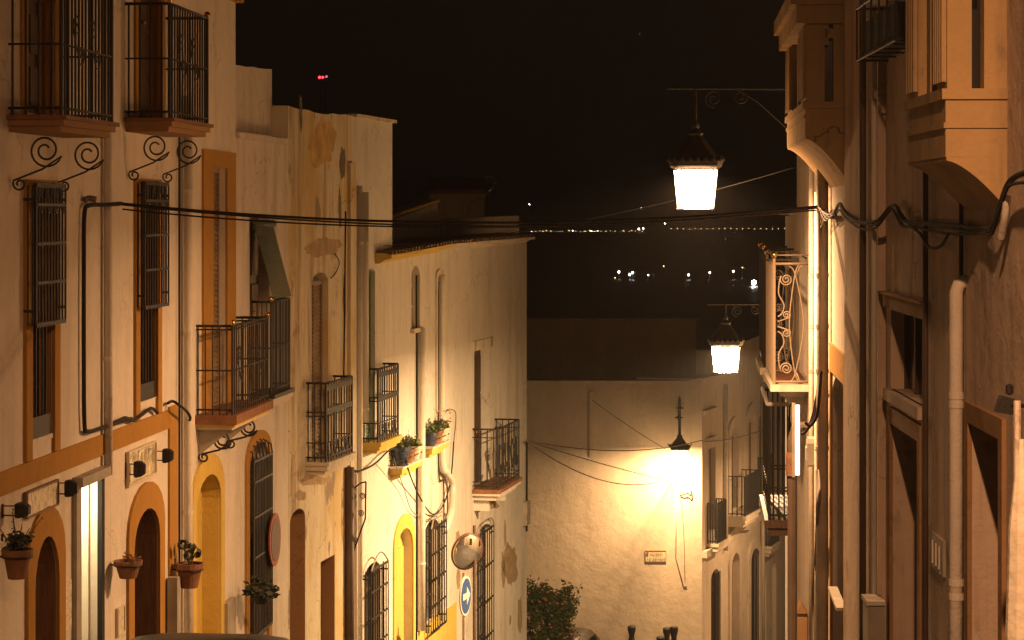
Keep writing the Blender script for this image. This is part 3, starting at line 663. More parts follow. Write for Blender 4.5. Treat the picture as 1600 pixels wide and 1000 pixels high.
# ---------------- near right house, brown plaster
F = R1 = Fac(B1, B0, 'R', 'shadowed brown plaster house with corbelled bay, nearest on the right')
F.zg = ground_z(8); F.e.location.z = F.zg
F.d = (B0-B1).normalized(); F.n = Vector((F.d.y, -F.d.x)); F.sg = -1
F.L = (B0-B1).length
U, Z = F.U, F.Z; zb = ground_z(B1.y)-.5
w1 = arch(U(1392), U(1443), Z(1418, 622), Z(1418, 492)); w2 = arch(U(1395), U(1438), Z(1415, 1120), Z(1415, 674)); w3 = arch(U(1518), U(1566), Z(1540, 1180), Z(1540, 672))
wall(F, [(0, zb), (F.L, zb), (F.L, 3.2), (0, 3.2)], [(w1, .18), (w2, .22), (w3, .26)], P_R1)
F.pbox('pilaster', P_R1, .003, U(1384), -.02, .06, zb, 3.15)
F.pbox('lintel_moulding', M_BROWNW, U(1386), U(1450), -.01, .035, Z(1416, 492)+.02, Z(1416, 466)); F.pbox('drip_moulding', M_BROWNW, U(1385), U(1451), -.01, .07, Z(1416, 466)+.001, Z(1416, 462))
sash(F, w1, -.13, F.e, 3, 1); panel_door(F, M_WOODD, w2, -.19, F.e, 4, 2); panel_door(F, M_WOODD, w3, -.22, F.e, 4, 2)
F.pbox('sill', P_R1, U(1390), U(1445), -.02, .05, Z(1418, 640), Z(1418, 622))
for d_ in (w2, w3): surround(F, 'door_surround', M_BROWNW, arch(d_[0][0]-.12, d_[1][0]+.12, d_[0][1], d_[2][1]+.12) if d_[0][0] < d_[1][0] else d_, d_, .025)
for px, y0, r, mt, vv in ((1494, 440, .042, M_PIPEW, .06), (1502, 60, .014, M_CABLE, .025), (1348, -120, .028, M_PIPED, .10), (1366, -120, .022, M_PIPEW, .09), (1446, 200, .02, M_PIPED, .03)):
    u = U(px, vv); zq = Z(px, y0, vv); downpipe(F, [(u, vv, zb+.3), (u, vv, zq-.06), (u, vv*.7, zq-.015), (u, vv*.2, zq+.0), (u, -.03, zq+.0)], r, mt, joints=[(u, vv, Z(px, k, vv)) for k in (618, 632, 910, 932)] if r > .03 else ())
ux = U(1383, .06); F.pbox('meter_box', M_GREY, ux-.3, ux, .06, .19, Z(1370, 990), Z(1370, 915)); F.pbox('box_lid', M_STONE, ux-.32, ux+.02, .06, .2, Z(1370, 914), Z(1370, 908))
ov = F.pbox('wall_vent', M_GREY, U(1478), U(1460), .0, .02, Z(1469, 893), Z(1469, 838))
for k in range(3):
    a = U(1462+k*5.2); F.pbox('vent_bar', M_PIPEW, a, a+.035, .021, .03, Z(1469, 885), Z(1469, 850), ov)

# ---------------- second right house with lit front, scrolled balcony and bay
F = R2 = Fac(B1, B2, 'R', 'house with brightly lit front and pale scrolled balcony behind the near right house')
U, Z = F.U, F.Z; zb = ground_z(B2.y)-.6
h1 = arch(U(1322), U(1301), zb+.6, Z(1311, 590), .22); h2 = arch(U(1261), U(1249), Z(1255, 600), Z(1255, 400))
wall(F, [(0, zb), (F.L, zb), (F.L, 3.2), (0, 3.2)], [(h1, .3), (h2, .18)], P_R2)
panel_door(F, M_WOODD, h1, -.24, F.e, 4, 2); sash(F, h2, -.13, F.e, 2, 3)
surround(F, 'door_surround', M_OCH, arch(h1[0][0]-.13, h1[1][0]+.12, zb+.6, Z(1311, 545)), arch(h1[0][0], h1[1][0], zb+.6, max(q[1] for q in h1)), .025)
F.pbox('shelf', M_GREY, U(1319), U(1305), -.02, .07, Z(1312, 938), Z(1312, 933))
M_PIPET = simple('pipe_tan', (.36, .30, .24), .7, 0, .2, 30, .25, 4)
for px, r, mt, y0, vv in ((1268, .03, M_PIPET, 240, .06), (1276, .024, M_STONE, 300, .06), (1285, .06, M_PIPET, -50, .08)):
    u = U(px, vv); downpipe(F, [(u, vv, zb+.5), (u, vv, Z(px, y0, vv))], r, mt, joints=[(u, vv, Z(px, k, vv)) for k in (430, 510, 580, 700)])
F.tube('riser_cable', M_CABLE, bez([(U(1295), .02, Z(1295, 320)), (U(1294), .02, Z(1294, 420)), (U(1293), .02, Z(1293, 520)), (U(1291), .02, Z(1291, 606)), (U(1297), .02, Z(1297, 610))]), .009)
v = .41; zf = Z(1207, 600, v); zt2 = Z(1207, 412, v)
ob = F.pbox('balcony', M_STONE, U(1264), U(1247), -.05, v+.03, zf-.075, zf); F.pbox('floor_tiles', M_TERR, U(1262), U(1249), 0, v-.03, zf+.001, zf+.012, ob)
F.pbox('moulding', M_STONE, U(1262), U(1249), -.05, v-.10, zf-.15, zf-.076, ob); F.pbox('moulding', M_STONE, U(1260), U(1251), -.05, v-.2, zf-.26, zf-.151, ob)
h = zt2-zf
for zz, r in ((zf+.03, .014), (zt2, .016), (zt2+.10, .008)): F.tube('rail', M_IRONL, [(U(1263), 0, zz), (U(1263), v-.02, zz), (U(1248), v-.02, zz), (U(1248), 0, zz)], r, ob)
for uu in (U(1263), U(1248)):
    F.bar(uu, v-.02, zf, h+.06, .018, ob, M_IRONL, 'post')
    MB().lathe([(0, -.04), (.025, -.032), (.042, 0), (.03, .03), (0, .042)], 14, F.l(uu, v-.02, zt2+.10)).build('ball_finial', M_BRASS, ob, True)
def curl(u, pts, r=.009): return F.tube('iron_scroll', M_IRONL, [(u, a, zf+b*h) for a, b in pts], r, ob, 6)
def flank(u):
    w_ = v-.06
    # big spirals top and bottom at the outer side, paired small ones in the middle, lyre at the wall side
    for s, c in ((1, .87), (-1, .13)):
        curl(u, [(a, c+b/h*s) for a, b in spiral((w_*.72, 0), .012, w_*.21, 0, 2.1, 34)]+[(q.x, q.y) for q in bez([Vector((w_*.95, c-.02*s)), Vector((w_*.97, c-.12*s)), Vector((w_*.80, c-.21*s)), Vector((w_*.86, c-.28*s)), Vector((w_*1.0, c-.31*s))], 6)])
        curl(u, [(a, .5+(.075*s)+b/h*s) for a, b in spiral((w_*.72, 0), .006, w_*.14, 0, 1.6, 24)]+[(w_*1.0, .5+.02*s)])
    curl(u, [(q.x, q.y) for q in bez([Vector((w_*.30, 1)), Vector((w_*.46, .88)), Vector((w_*.62, .5)), Vector((w_*.46, .12)), Vector((w_*.30, 0.02))], 8)])
    curl(u, [(q.x, q.y) for q in bez([Vector((w_*.62, .98)), Vector((w_*.42, .9)), Vector((w_*.16, .5)), Vector((w_*.42, .1)), Vector((w_*.62, .02))], 8)])
    curl(u, [(.03, 1), (.10, .97), (w_*.40, .9)]); curl(u, [(.03, 0.02), (.10, .03), (w_*.40, .1)])
flank(U(1263)); flank(U(1248))
for k in range(1, 8): F.bar(U(1263)+(U(1248)-U(1263))*k/8, v-.02, zf, h, .008, ob, M_IRONL)

# ---------------- bay windows on corbels (parts of the two right houses)
def oriel(F, pxw, pxf_front, v, ysill, ycorb, ytip, pc, ztop, parent_label=None):
    ua = F.U(pxw); ub = F.U(pxf_front, v)
    if ua > ub: ua, ub = ub, ua
    U0, U1 = ua, ub
    zs = F.Z(pc, ysill, v); zc = F.Z(pc, ycorb, v); ztip = F.Z(pxw, ytip)
    o = F.pbox('bay_window', P_OR, U0+.02, U1-.02, -.05, v-.03, zc, zs, F.e)
    F.pbox('sill_moulding', P_OR, U0+.003, U1-.003, -.03, v-.008, zs+.001, zs+.06, o); F.pbox('base_moulding', P_OR, U0+.008, U1-.008, -.03, v-.018, zc+.16, zc+.19, o)
    # quarter-round corbel
    N = 12; prof = [(-.05, zc), (v-.035, zc-.001)]+[((v-.035)*(1-k/N), zc-.02-(zc-ztip)*(k/N)**1.5) for k in range(N+1)]+[(-.05, ztip)]
    n = len(prof); MB().rings([[F.l(uu, a, b) for a, b in prof] for uu in (U0+.02, U1-.02)]).build('corbel', P_OR, o)
    # upper storey: corner piers, fluted faces, slim openings with a lobed head
    zt = ztop; pw = (U1-U0)*.24
    for a, b in ((U0+.03, U0+.03+pw), (U1-.03-pw, U1-.03)):
        F.pbox('pier', P_OR, a, b, v-.16, v-.04, zs+.061, zt, o)
        for k in range(5): F.pbox('flute', P_OR, a+pw*(k+.15)/5, a+pw*(k+.7)/5, v-.039, v-.012, zs+.10, zt-.02, o)
    for uu in (U0, U1):
        s = 1 if uu == U0 else -1
        F.pbox('side_pier', P_OR, min(uu+.03*s, uu+.16*s), max(uu+.03*s, uu+.16*s), -.02, v*.34, zs+.061, zt, o)
        xa, xb = min(uu+.04*s, uu+.15*s), max(uu+.04*s, uu+.15*s)
        F.pbox('side_pier', P_OR, xa, xb, v*.52, v-.161, zs+.061, zt, o) if v*.52 < v-.17 else None
        F.pbox('lobe', P_OR, xa, xb, v*.34, v*.52, zs+.62, zs+.70, o); F.pbox('lobe', P_OR, xa, xb, v*.44, v*.52, zs+.56, zs+.78, o)
    F.pbox('pane', M_GLASS, U0+.18, U1-.18, -.02, v-.18, zs+.061, zt, o)
    F.pbox('column', P_OR, (U0+U1)/2-.05, (U0+U1)/2+.05, v-.14, v-.05, zs+.061, zt, o)
    F.pbox('bay_cornice', P_OR, U0-.05, U1+.05, -.03, v+.05, zt+.001, zt+.16, o); F.pbox('bay_cornice', P_OR, U0-.10, U1+.10, -.03, v+.10, zt+.161, zt+.3, o)
    return o
oriel(R2, 1328, 1225, .417, 168, 212, 285, 1255, R2.Z(1255, 34, .417))
oriel(R1, 1575, 1410, .37, 155, 245, 322, 1470, 1.75)

# ---------------- third right house and the lower one beyond it
F = R3 = Fac(B2, B3, 'R', 'narrow pale house beyond the scrolled balcony with caged window and pipes, right side')
U, Z = F.U, F.Z; zb = ground_z(B3.y)-.6
hh = [arch(U(1243), U(1230), Z(1236, 590), Z(1236, 405)), arch(U(1243), U(1230), Z(1236, 860), Z(1236, 660))]
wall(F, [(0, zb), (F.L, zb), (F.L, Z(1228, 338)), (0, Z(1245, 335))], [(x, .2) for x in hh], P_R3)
F.pbox('cornice', P_R3, -.0, F.L+.05, -.2, .1, Z(1236, 336)+.001, Z(1236, 328))
for x in hh: sash(F, x, -.15, F.e, 2, 3)
v = .40; zf = Z(1199, 592, v); balcony(F, U(1240), U(1230), v, zf, Z(1199, 394, v)-zf, [(0, .09, M_STONE), (.05, .1, P_R3)], 8, 3, .008, M_IRON, 2, (.06, .9))
v = .36; zf = Z(1206, 842, v); b = balcony(F, U(1244), U(1232), v, zf, Z(1206, 652, v)-zf, [(0, .1, M_WOODD), (.04, .1, M_WOODD)], 9, 5, .011, mids=(.25, .28))
F.tube('white_rim', M_PIPEW, [(U(1244), 0, Z(1206, 650, v)), (U(1244), v, Z(1206, 650, v)), (U(1232), v, Z(1206, 650, v)), (U(1232), 0, Z(1206, 650, v))], .028, b)
F = R3b = Fac(B3B, B4, 'R', 'set-back house that carries the second hanging lantern, right side')
zb = ground_z(B4.y)-.6; hx = [arch(2+4*k, 3.1+4*k, -7.4, -5.4) for k in range(2)]
wall(F, [(0, zb), (F.L, zb), (F.L, -1.6), (0, -1.2)], [(x, .2) for x in hx], P_R3)
for x in hx: sash(F, x, -.15, F.e, 2, 3)
F = R5 = Fac(B4, Vector((11.5, 68.0)), 'R', 'plain pale house where the right row bends away out of sight')
U, Z = F.U, F.Z; zb = ground_z(68)-.6
hx = [arch(2+4*k, 3.1+4*k, -7.2 if k < 2 else -8.0, -5.2 if k < 2 else -6.0) for k in range(4)]
wall(F, [(0, zb), (F.L, zb), (F.L, -3.4), (0, -2.0)], [(x, .2) for x in hx], P_R3)
for x in hx: sash(F, x, -.15, F.e, 2, 3)

# ================================================================== LANTERNS
def oct8(hh, ch): 
    a = hh-ch
    return [(hh, -a), (hh, a), (a, hh), (-a, hh), (-hh, a), (-hh, -a), (-a, -hh), (a, -hh)]
def lantern(pos, label, key, kind, wallp=None, armz=.95, sc=1.0):
    """chamfered square street lantern; pos = middle of the glass top"""
    P, col = LAMP[key]
    e = empty('street_lantern', (pos[0], pos[1], pos[2]-.52*sc), label, 'lantern', 'street lanterns'); e.scale = (sc, sc, sc)
    z0, z1 = .04, .52; B, T = (.205, .045), (.25, .055)
    gm = emit('lantern_glass_'+key, col, {'near': 40, 'mid': 34, 'end': 14, 'behind': 12, 'side': 12}[key], True, True)
    r0 = [(x, y, z0) for x, y in oct8(*B)]; r1 = [(x, y, z1) for x, y in oct8(*T)]
    for k in range(8):
        j = (k+1) % 8; c = [Vector(q) for q in (r0[k], r0[j], r1[j], r1[k])]
        MB().add(c, [(0, 1, 2, 3)]).build('pane', gm, e)
    for k in range(8): MB().tube([r0[k], r1[k]], .009, 5).build('frame_bar', M_IRON, e)
    ring = lambda hh, ch, z: [(x, y, z) for x, y in oct8(hh, ch)]
    MB().tube(ring(B[0]+.004, B[1], z0), .014, 5, True).build('bottom_ring', M_IRON, e); MB().tube(ring(T[0]+.004, T[1], z1), .012, 5, True).build('top_ring', M_IRON, e)
    h = MB(); h.rings([ring(.27, .06, .535), ring(.30, .07, .56), ring(.31, .07, .62), ring(.29, .07, .65), ring(.24, .08, .70), ring(.17, .07, .80), ring(.11, .045, .88), ring(.08, .03, .93), ring(.09, .035, .96), ring(.05, .02, 1.0)])
    hd = h.build('hood', M_IRON, e)
    cr = [(x, y) for x, y in oct8(.305, .07)]
    for k in range(8):
        a, b = Vector((*cr[k], .62)), Vector((*cr[(k+1) % 8], .62)); m = 5 if k % 2 == 0 else 1
        for i in range(m):
            p = a.lerp(b, (i+.5)/m); MB().lathe([(.024, -.01), (.03, .02), (.012, .05), (0, .075)], 6, p).build('crest', M_IRON, hd)
    MB().lathe([(.02, 1.0), (.045, 1.03), (.05, 1.06), (.02, 1.10), (.012, 1.14)], 10).build('finial', M_IRON, e, True)
    # lamp gear tucked under the hood: shines down and out through the glass
    ld = bpy.data.lights.new('lantern_light', 'AREA'); ld.shape = 'DISK'; ld.size = .30 if key == 'end' else .17; ld.energy = P; ld.color = col; ld.spread = math.radians(170 if key == 'near' else 178)
    link('lantern_light', ld, e, (0, 0, .50))
    MB().lathe([(.09, .535), (.09, .515), (.07, .51)], 14).build('lamp_holder', M_PIPEW, e)
    if kind == 'arm':
        ax, ay = (wallp[0]-pos[0])/sc, (wallp[1]-pos[1])/sc; L = math.hypot(ax, ay); d = Vector((ax/L, ay/L, 0)); zt = 1.1+armz
        MB().tube([(0, 0, 1.1), (0, 0, zt)], .016).build('stem', M_IRON, e)
        ar = MB().tube([(-d.x*.35, -d.y*.35, zt), tuple(d*L+Vector((0, 0, zt)))], .013).build('bracket_arm', M_IRON, e)
        def sp(c, r0_, r1_, a0, t, r=.007): MB().tube([tuple(d*p[0]+Vector((0, 0, p[1]))) for p in spiral(c, r0_, r1_, a0, t, 28)], r).build('bracket_scroll', M_IRON, ar)
        sp((.22, zt-.12), .02, .11, 0, 1.75); sp((L-.30, zt-.24), .03, .21, pi, 1.75); sp((.55, zt-.10), .02, .09, pi, 1.6)
        MB().tube([tuple(d*q[0]+Vector((0, 0, q[1]))) for q in ((L, zt-.8), (L*.75, zt-.5), (L*.5, zt-.16), (L*.35, zt-.02))], .008).build('bracket_strut', M_IRON, ar)
        q = d*L; MB().box(q.x-.03, q.x+.03, q.y-.05, q.y+.05, zt-.9, zt+.25).build('wall_plate', M_IRON, ar)
    else:   # wall bracket rising behind the lantern with crossed ornament
        dy = (wallp[1]-pos[1])/sc
        ar = MB().tube([(.1, dy-.04, .3), (.1, dy-.04, 2.0)], .045, 8).build('wall_post', M_IRON, e)
        MB().tube([(0, 0, 1.1), (-.03, 0, 1.62), (.0, dy*.5, 1.72), (.1, dy-.04, 1.66)], .028, 8).build('bracket_arm', M_IRON, e)
        for (x, y, z) in ((-.03, 0, 1.55), (.1, dy-.1, 1.74)):
            for q in (0, pi/2, pi, 1.5*pi):
                MB().tube([(x, y, z), (x+.13*math.cos(q), y, z+.13*math.sin(q))], [.05, .012], 7).build('ornament', M_IRON, ar)
            MB().lathe([(0, -.07), (.06, -.04), (.075, 0), (.06, .04), (0, .07)], 9, (x, y, z)).build('ornament_boss', M_IRON, ar, True)
        MB().tube([(.1, dy-.04, 2.0), (.1, dy-.04, 2.12)], [.05, .008], 8).build('ornament_tip', M_IRON, ar)
        for s in (-1, 1): MB().tube([(.24*s, 0, .60), (.36*s, 0, .68), (.38*s, 0, .74)], [.03, .022, .006]).build('hood_horn', M_IRON, e)
    return e
q = R2.w(R2.L+.6, 0, 0)
LS = .86
lantern(((1087-CX)/150, FPX/150, (HY-265)/150), 'large bright hanging lantern nearest the camera over the street', 'near', 'arm', (3.22, 24.1), .40, LS)
lantern(((1134-CX)/97, FPX/97, (HY-541)/97), 'smaller bright hanging lantern farther down beside the right row', 'mid', 'arm', (4.68, 37.2), .2, LS)
lantern(((1062-CX)/57.1, 63.05, (HY-703)/57.1), 'bright wall lantern on the cream end wall with dark cross-shaped bracket', 'end', 'wall', (4.7, EW.p0.y), sc=LS)
lantern((1.45, 7.5, 3.0), 'hanging lantern on the near right house beside the viewer', 'behind', 'arm', (2.58, 7.5), .3, LS)
lantern((9.4, 66.0, -6.9), 'street lantern on the hidden bend of the right row, lighting the far terrace', 'side', 'arm', (10.95, 66.0), .2, LS)

# ================================================================== THINGS ON AND AROUND THE HOUSES
# ---------------- pots and plants
def sprigs(mb, c, n, spread, h, lw, rnd, droop=0, leaves=7):
    for k in range(n):
        a = rnd.uniform(0, 2*pi); r = spread*rnd.uniform(.2, 1); p0 = Vector(c)+Vector((math.cos(a)*r*.25, math.sin(a)*r*.25, 0)); p1 = Vector(c)+Vector((math.cos(a)*r, math.sin(a)*r, h*rnd.uniform(.45, 1)-droop*r))
        mb.tube([p0, (p0+p1)/2+Vector((0, 0, h*.1)), p1], [.006, .005, .003], 4)
        for j in range(leaves):
            t = rnd.uniform(.3, 1); q = p0.lerp(p1, t)+Vector((rnd.uniform(-1, 1), rnd.uniform(-1, 1), rnd.uniform(-1, 1)))*lw
            x = Vector((rnd.uniform(-1, 1), rnd.uniform(-1, 1), rnd.uniform(-.6, .6))).normalized()*lw*rnd.uniform(.6, 1.2); y = x.orthogonal().normalized()*lw*.5
            mb.add([q-x, q+y, q+x, q-y], [(0, 1, 2, 3)])
def potted(pos, r, hh, label, seed, style='dark', wallv=None, potmat=None):
    rnd = random.Random(seed); e = empty('flower_pot', pos, label, 'flower pot', 'potted plants on the houses')
    p = MB().lathe([(r*.62, 0), (r*.92, hh*.78), (r*1.06, hh*.79), (r*1.08, hh), (r*.95, hh), (r*.9, hh*.86), (.01, hh*.84)], 18).build('pot', potmat or M_TERR, e, False)
    MB().lathe([(r*.9, hh*.85), (r*.6, hh*.93), (.01, hh*.95)], 12).build('soil', M_SOIL, e)
    if wallv is not None:
        MB().tube([(r*1.02*math.cos(2*pi*k/16), r*1.02*math.sin(2*pi*k/16), hh*.74) for k in range(16)], .007, 5, True).build('ring_holder', M_IRON, e)
        MB().tube([(wallv[0]*r, wallv[1]*r, hh*.74), (wallv[0]*(r+.08), wallv[1]*(r+.08), hh*.74)], .008).build('holder_arm', M_IRON, e)
    f = MB()
    if style == 'dark': sprigs(f, (0, 0, hh*.9), 14, r*1.3, r*1.9, .035, rnd)
    elif style == 'tall':
        sprigs(f, (0, 0, hh*.9), 16, r*1.2, r*1.5, .035, rnd); sprigs(f, (0, 0, hh*.9), 7, r*1.7, r*2.9, .014, rnd, leaves=5)
    elif style == 'geranium':
        for k in range(6):
            a = rnd.uniform(0, 6.3); q = Vector((math.cos(a)*r*.7, math.sin(a)*r*.7, hh+r*rnd.uniform(.4, 1.5))); f.tube([(0, 0, hh*.9), tuple(q)], .006, 4)
            for j in range(10):
                x = Vector((rnd.uniform(-1, 1), rnd.uniform(-1, 1), rnd.uniform(-1, 1))).normalized(); c = q+x*.05; y = x.orthogonal().normalized()*.035; z = x.cross(y).normalized()*.035
                f.add([c+y, c+z, c-y, c-z], [(0, 1, 2, 3)])
    elif style == 'dry': sprigs(f, (0, 0, hh*.9), 9, r*.9, r*.8, .02, rnd, leaves=5)
    elif style == 'bushy': sprigs(f, (0, 0, hh*.7), 34, r*1.7, r*1.9, .05, rnd, .9, 10)
    else: sprigs(f, (0, 0, hh*.9), 16, r*1.3, r*1.7, .04, rnd, .4)
    o = f.build('foliage', {'dark': M_LEAFD, 'tall': M_LEAFD, 'geranium': M_LEAFD, 'dry': M_TERR}.get(style, M_LEAF), e); o['kind'] = 'stuff'
    return e
def pot_at(F, px, ytop, ybot, v, wpx, label, seed, style):
    u, z1 = F.hit(px, ytop, v); z0 = F.Z(px, ybot, v); p = F.w(u, v, z0); s = FPX/p.y
    nx = -F.n
    return potted(p, wpx/2/s/1.08, z1-z0, label, seed, style, (nx.x, nx.y))
pot_at(H1, 27, 858, 904, .22, 50, 'terracotta wall pot with tall straggly plant at the left edge', 1, 'tall')
pot_at(H1, 200, 876, 903, .17, 46, 'shallow terracotta wall pot with dry sprigs beside the ochre arched door', 2, 'dry')
pot_at(H1, 296, 880, 918, .20, 46, 'terracotta wall pot with dark geranium before the yellow arched doorway', 3, 'geranium')
# hanging plant at the foot of the tall arched grille
u, z = H2.hit(408, 925, .3); p = H2.w(u, .3, z); e = potted((p.x, p.y, p.z-.14), .13, .2, 'dark bushy plant hung at the foot of the tall arched grille', 9, 'bushy', None, M_IRON); [c for c in e.children if c.name.startswith('foliage')][0].data.materials[0] = M_LEAFD
# ledge pots
labs = [['dark blue pot with trailing plant, near end of the lower planted ledge', 'small pot with reddish plant, middle of the lower planted ledge', 'small pot with green plant, far end of the lower planted ledge'],
        ['pot with bushy green plant, near end of the upper planted ledge', 'pale pot with leggy plant, middle of the upper planted ledge', 'pot with pink flowers, far end of the upper planted ledge']]
M_BLUE = simple('pot_blue', (.03, .045, .08), .4); M_CREAM = simple('pot_cream', (.6, .52, .38), .6)
for i, (u0, u1, v, z) in enumerate(ledges):
    for k in range(3):
        p = H4.w(u0+(u1-u0)*(k+.5)/3, v*.55, z+.003)
        potted(p, .13 if (i, k) != (0, 0) else .16, .22 if (i, k) != (0, 0) else .3, labs[i][k], 20+3*i+k, 'green' if k != 1 else 'tall', None, (M_BLUE, M_TERR, M_CREAM)[k])
    if i == 1:
        rnd = random.Random(5); f = MB()
        for k in range(12):
            c = Vector((rnd.uniform(-.15, .15), rnd.uniform(-.15, .15), .35+rnd.uniform(-.05, .2))); f.lathe([(0, -.02), (.025, 0), (0, .02)], 6, c)
        f = f.build('blossom', M_FLOWER, e0 if False else [o for o in bpy.data.objects if o.get('label') == labs[1][2]][0]); f['kind'] = 'stuff'
# ---------------- signs
def board(F, px0, px1, yt, yb, v, label, name, cat, mat, frame, th=.02, skew=True):
    pm = (px0+px1)/2; u0, u1 = F.U(px0, v), F.U(px1, v); z0, z1 = F.Z(pm, yb, v), F.Z(pm, yt, v)
    u0, u1 = min(u0, u1), max(u0, u1)
    p = F.w((u0+u1)/2, v, z0); e = empty(name, p, label, cat, rz=math.atan2(F.d.y, F.d.x))
    W, H = (u1-u0)/2, z1-z0; s = F.sg
    MB().box(-W, W, min(0, -s*th), max(0, -s*th), 0, H).build('panel', mat, e)
    if frame:
        f = MB(); b = .018
        for a in ((-W-b, W+b, H, H+b), (-W-b, W+b, -b, 0), (-W-b, -W, 0, H), (W, W+b, 0, H)): f.box(a[0], a[1], min(s*.012, -s*th), max(s*.012, -s*th), a[2], a[3])
        f.build('frame', frame, e)
    return e, W, H
def print_mat(name, base, ink, rows, dens):
    m, t, b = newmat(name); N = t.nodes; L = t.links; b.inputs['Roughness'].default_value = .45
    tc = N.new('ShaderNodeTexCoord'); mp = N.new('ShaderNodeMapping'); mp.inputs['Scale'].default_value = (26, 1, rows*2.2); L.new(tc.outputs['Object'], mp.inputs[0])
    n = N.new('ShaderNodeTexNoise'); n.inputs['Scale'].default_value = 1; n.inputs['Detail'].default_value = 2; L.new(mp.outputs[0], n.inputs[0])
    r = N.new('ShaderNodeMapRange'); r.inputs[1].default_value = .5; r.inputs[2].default_value = .58; r.inputs[4].default_value = dens; L.new(n.outputs[0], r.inputs[0])
    x = N.new('ShaderNodeMix'); x.data_type = 'RGBA'; x.inputs[6].default_value = (*base, 1); x.inputs[7].default_value = (*ink, 1); L.new(r.outputs[0], x.inputs[0]); L.new(x.outputs[2], b.inputs['Base Color'])
    return m
e, W, H = board(H1, 42, 90, 762, 797, .03, 'long cream wall sign with faded brown print above the left ochre arch', 'wall_sign', 'sign', print_mat('sign_print', (.70, .64, .48), (.30, .14, .06), 6, .6), M_WOOD)
e, W, H = board(H1, 201, 243, 700, 748, .03, 'glossy crinkled glass panel sign above the right ochre arch', 'glass_sign', 'sign', simple('crinkled_glass', (.62, .54, .36), .08, .35, 1.0, 9, .3, 6), M_CREAM)
for k in range(3):
    e, W, H = board(H1, 101, 112, 908+27*k, 930+27*k, .02, ['top', 'middle', 'lowest'][k]+' of three small paper notices stacked beside the lit entrance', 'notice', 'notice', print_mat('notice_print%d' % k, (.72, .64, .48), (.4, .2, .08), 12, .5), None)
e, W, H = board(H1, 184, 194, 950, 988, .02, 'small framed menu panel left of the brown arched door', 'menu_panel', 'notice', print_mat('menu_print', (.66, .58, .42), (.3, .18, .08), 9, .4), M_CREAM)
# street-name plaque on the end wall
e, W, H = board(EW, 1009, 1040, 861, 877, .02, 'small framed street name plaque on the cream end wall', 'street_plaque', 'plaque', simple('plaque_tile', (.74, .68, .50), .35), simple('plaque_rim', (.33, .22, .08), .5))
ink = simple('plaque_ink', (.22, .15, .06), .5)
def text(s, size, e, x, z, y, mat):
    cu = bpy.data.curves.new('txt', 'FONT'); cu.body = s; cu.size = size; cu.align_x = 'CENTER'; cu.extrude = .002
    o = bpy.data.objects.new('txt', cu); C.objects.link(o); bpy.context.view_layer.update()
    me = bpy.data.meshes.new_from_object(o.evaluated_get(bpy.context.evaluated_depsgraph_get())); bpy.data.objects.remove(o)
    me.materials.clear(); me.materials.append(mat); t = link('lettering', me, e, (x, y, z)); t.rotation_euler = (pi/2, 0, 0); return t
text('CALLEJON', .075, e, .02, H-.085, -.024, ink); text('LA ARTESA', .105, e, .02, .04, -.024, ink)
MB().box(-W+.02, -W+.075, -.026, -.0205, H-.10, H-.02).build('crest', ink, e)
# ---------------- floodlights on arms
def flood(F, px, py, v, wpx, hpx, label, face):
    u, z = F.hit(px, py, v); p = F.w(u, v, z); s = FPX/p.y
    e = empty('floodlight', p, label, 'floodlight', 'floodlights on arms', math.atan2(F.d.y, F.d.x)); W, H = wpx/s/2, hpx/s/2; sg = F.sg
    MB().rings([[(x*k*W, y, zz*k*H) for x, zz in ((-1, -1), (1, -1), (1, 1), (-1, 1))] for y, k in ((sg*-.05, 1.0), (sg*-.02, 1.05), (sg*.02, .9), (sg*.055, .55))]).build('housing', M_IRON, e)
    MB().box(-W*.85, W*.85, min(sg*-.052, sg*-.056), max(sg*-.052, sg*-.056), -H*.85, H*.85).build('front_glass', M_GLASS, e)
    for zz in (-H*.6, H*.75): MB().tube([(0, -sg*.0, zz*.6), (-W*1.25, 0, zz), (-W*1.3, -sg*v, zz)], .006).build('arm', M_IRON, e)
    MB().box(-W*1.3-.02, -W*1.3+.02, min(-sg*v, -sg*(v-.012)), max(-sg*v, -sg*(v-.012)), -H, H).build('mount', M_IRON, e)
    return e
flood(H1, 112, 763, .13, 16, 25, 'floodlight on a thin arm beside the lit entrance', 0)
flood(H1, 36, 797, .15, 24, 22, 'floodlight at the far left above the straggly wall pot', 0)
flood(H1, 219, 733, .13, 17, 24, 'black floodlight before the crinkled glass sign', 0)
flood(H1, 263, 712, .13, 15, 21, 'floodlight against the ochre corner strip, right of the crinkled glass sign', 0)
# floodlight silhouette at the right edge
u, z = R1.hit(1568, 632, .25); p = R1.w(u, .25, z); e = empty('floodlight', p, 'dark floodlight silhouette on a bar at the right edge', 'floodlight', 'floodlights on arms')
MB().rings([[(x*k, y, zz*k) for x, zz in ((-.05, -.035), (.04, -.05), (.05, .03), (-.02, .05))] for y, k in ((-.04, 1), (.03, .9))]).build('housing', M_IRON, e)
MB().tube([(0, 0, 0), (.10, -.1, .0), (.25, -.35, 0)], .010).build('arm', M_IRON, e); MB().lathe([(0, 0), (.02, .01), (.02, .05), (0, .06)], 8, (.03, 0, .045)).build('knob', M_IRON, e)
# folded white parasol by the right edge
u, z = R1.hit(1596, 900, .3); p = R1.w(u, .3, ground_z(R1.w(u, .3, 0).y)); zt_ = R1.Z(1590, 690, .3)-p.z
e = empty('parasol', p, 'folded white parasol leaning by the wall at the right edge', 'parasol')
MB().tube([(-.02, 0, 0), (-.02, 0, zt_+.2)], .016).build('pole', M_STONE, e); MB().lathe([(.05, .9), (.075, zt_-.9), (.06, zt_-.4), (.015, zt_+.02)], 9).build('canopy', simple('canvas', (.75, .68, .52), .9, 0, .5, 14, .15, 5), e)
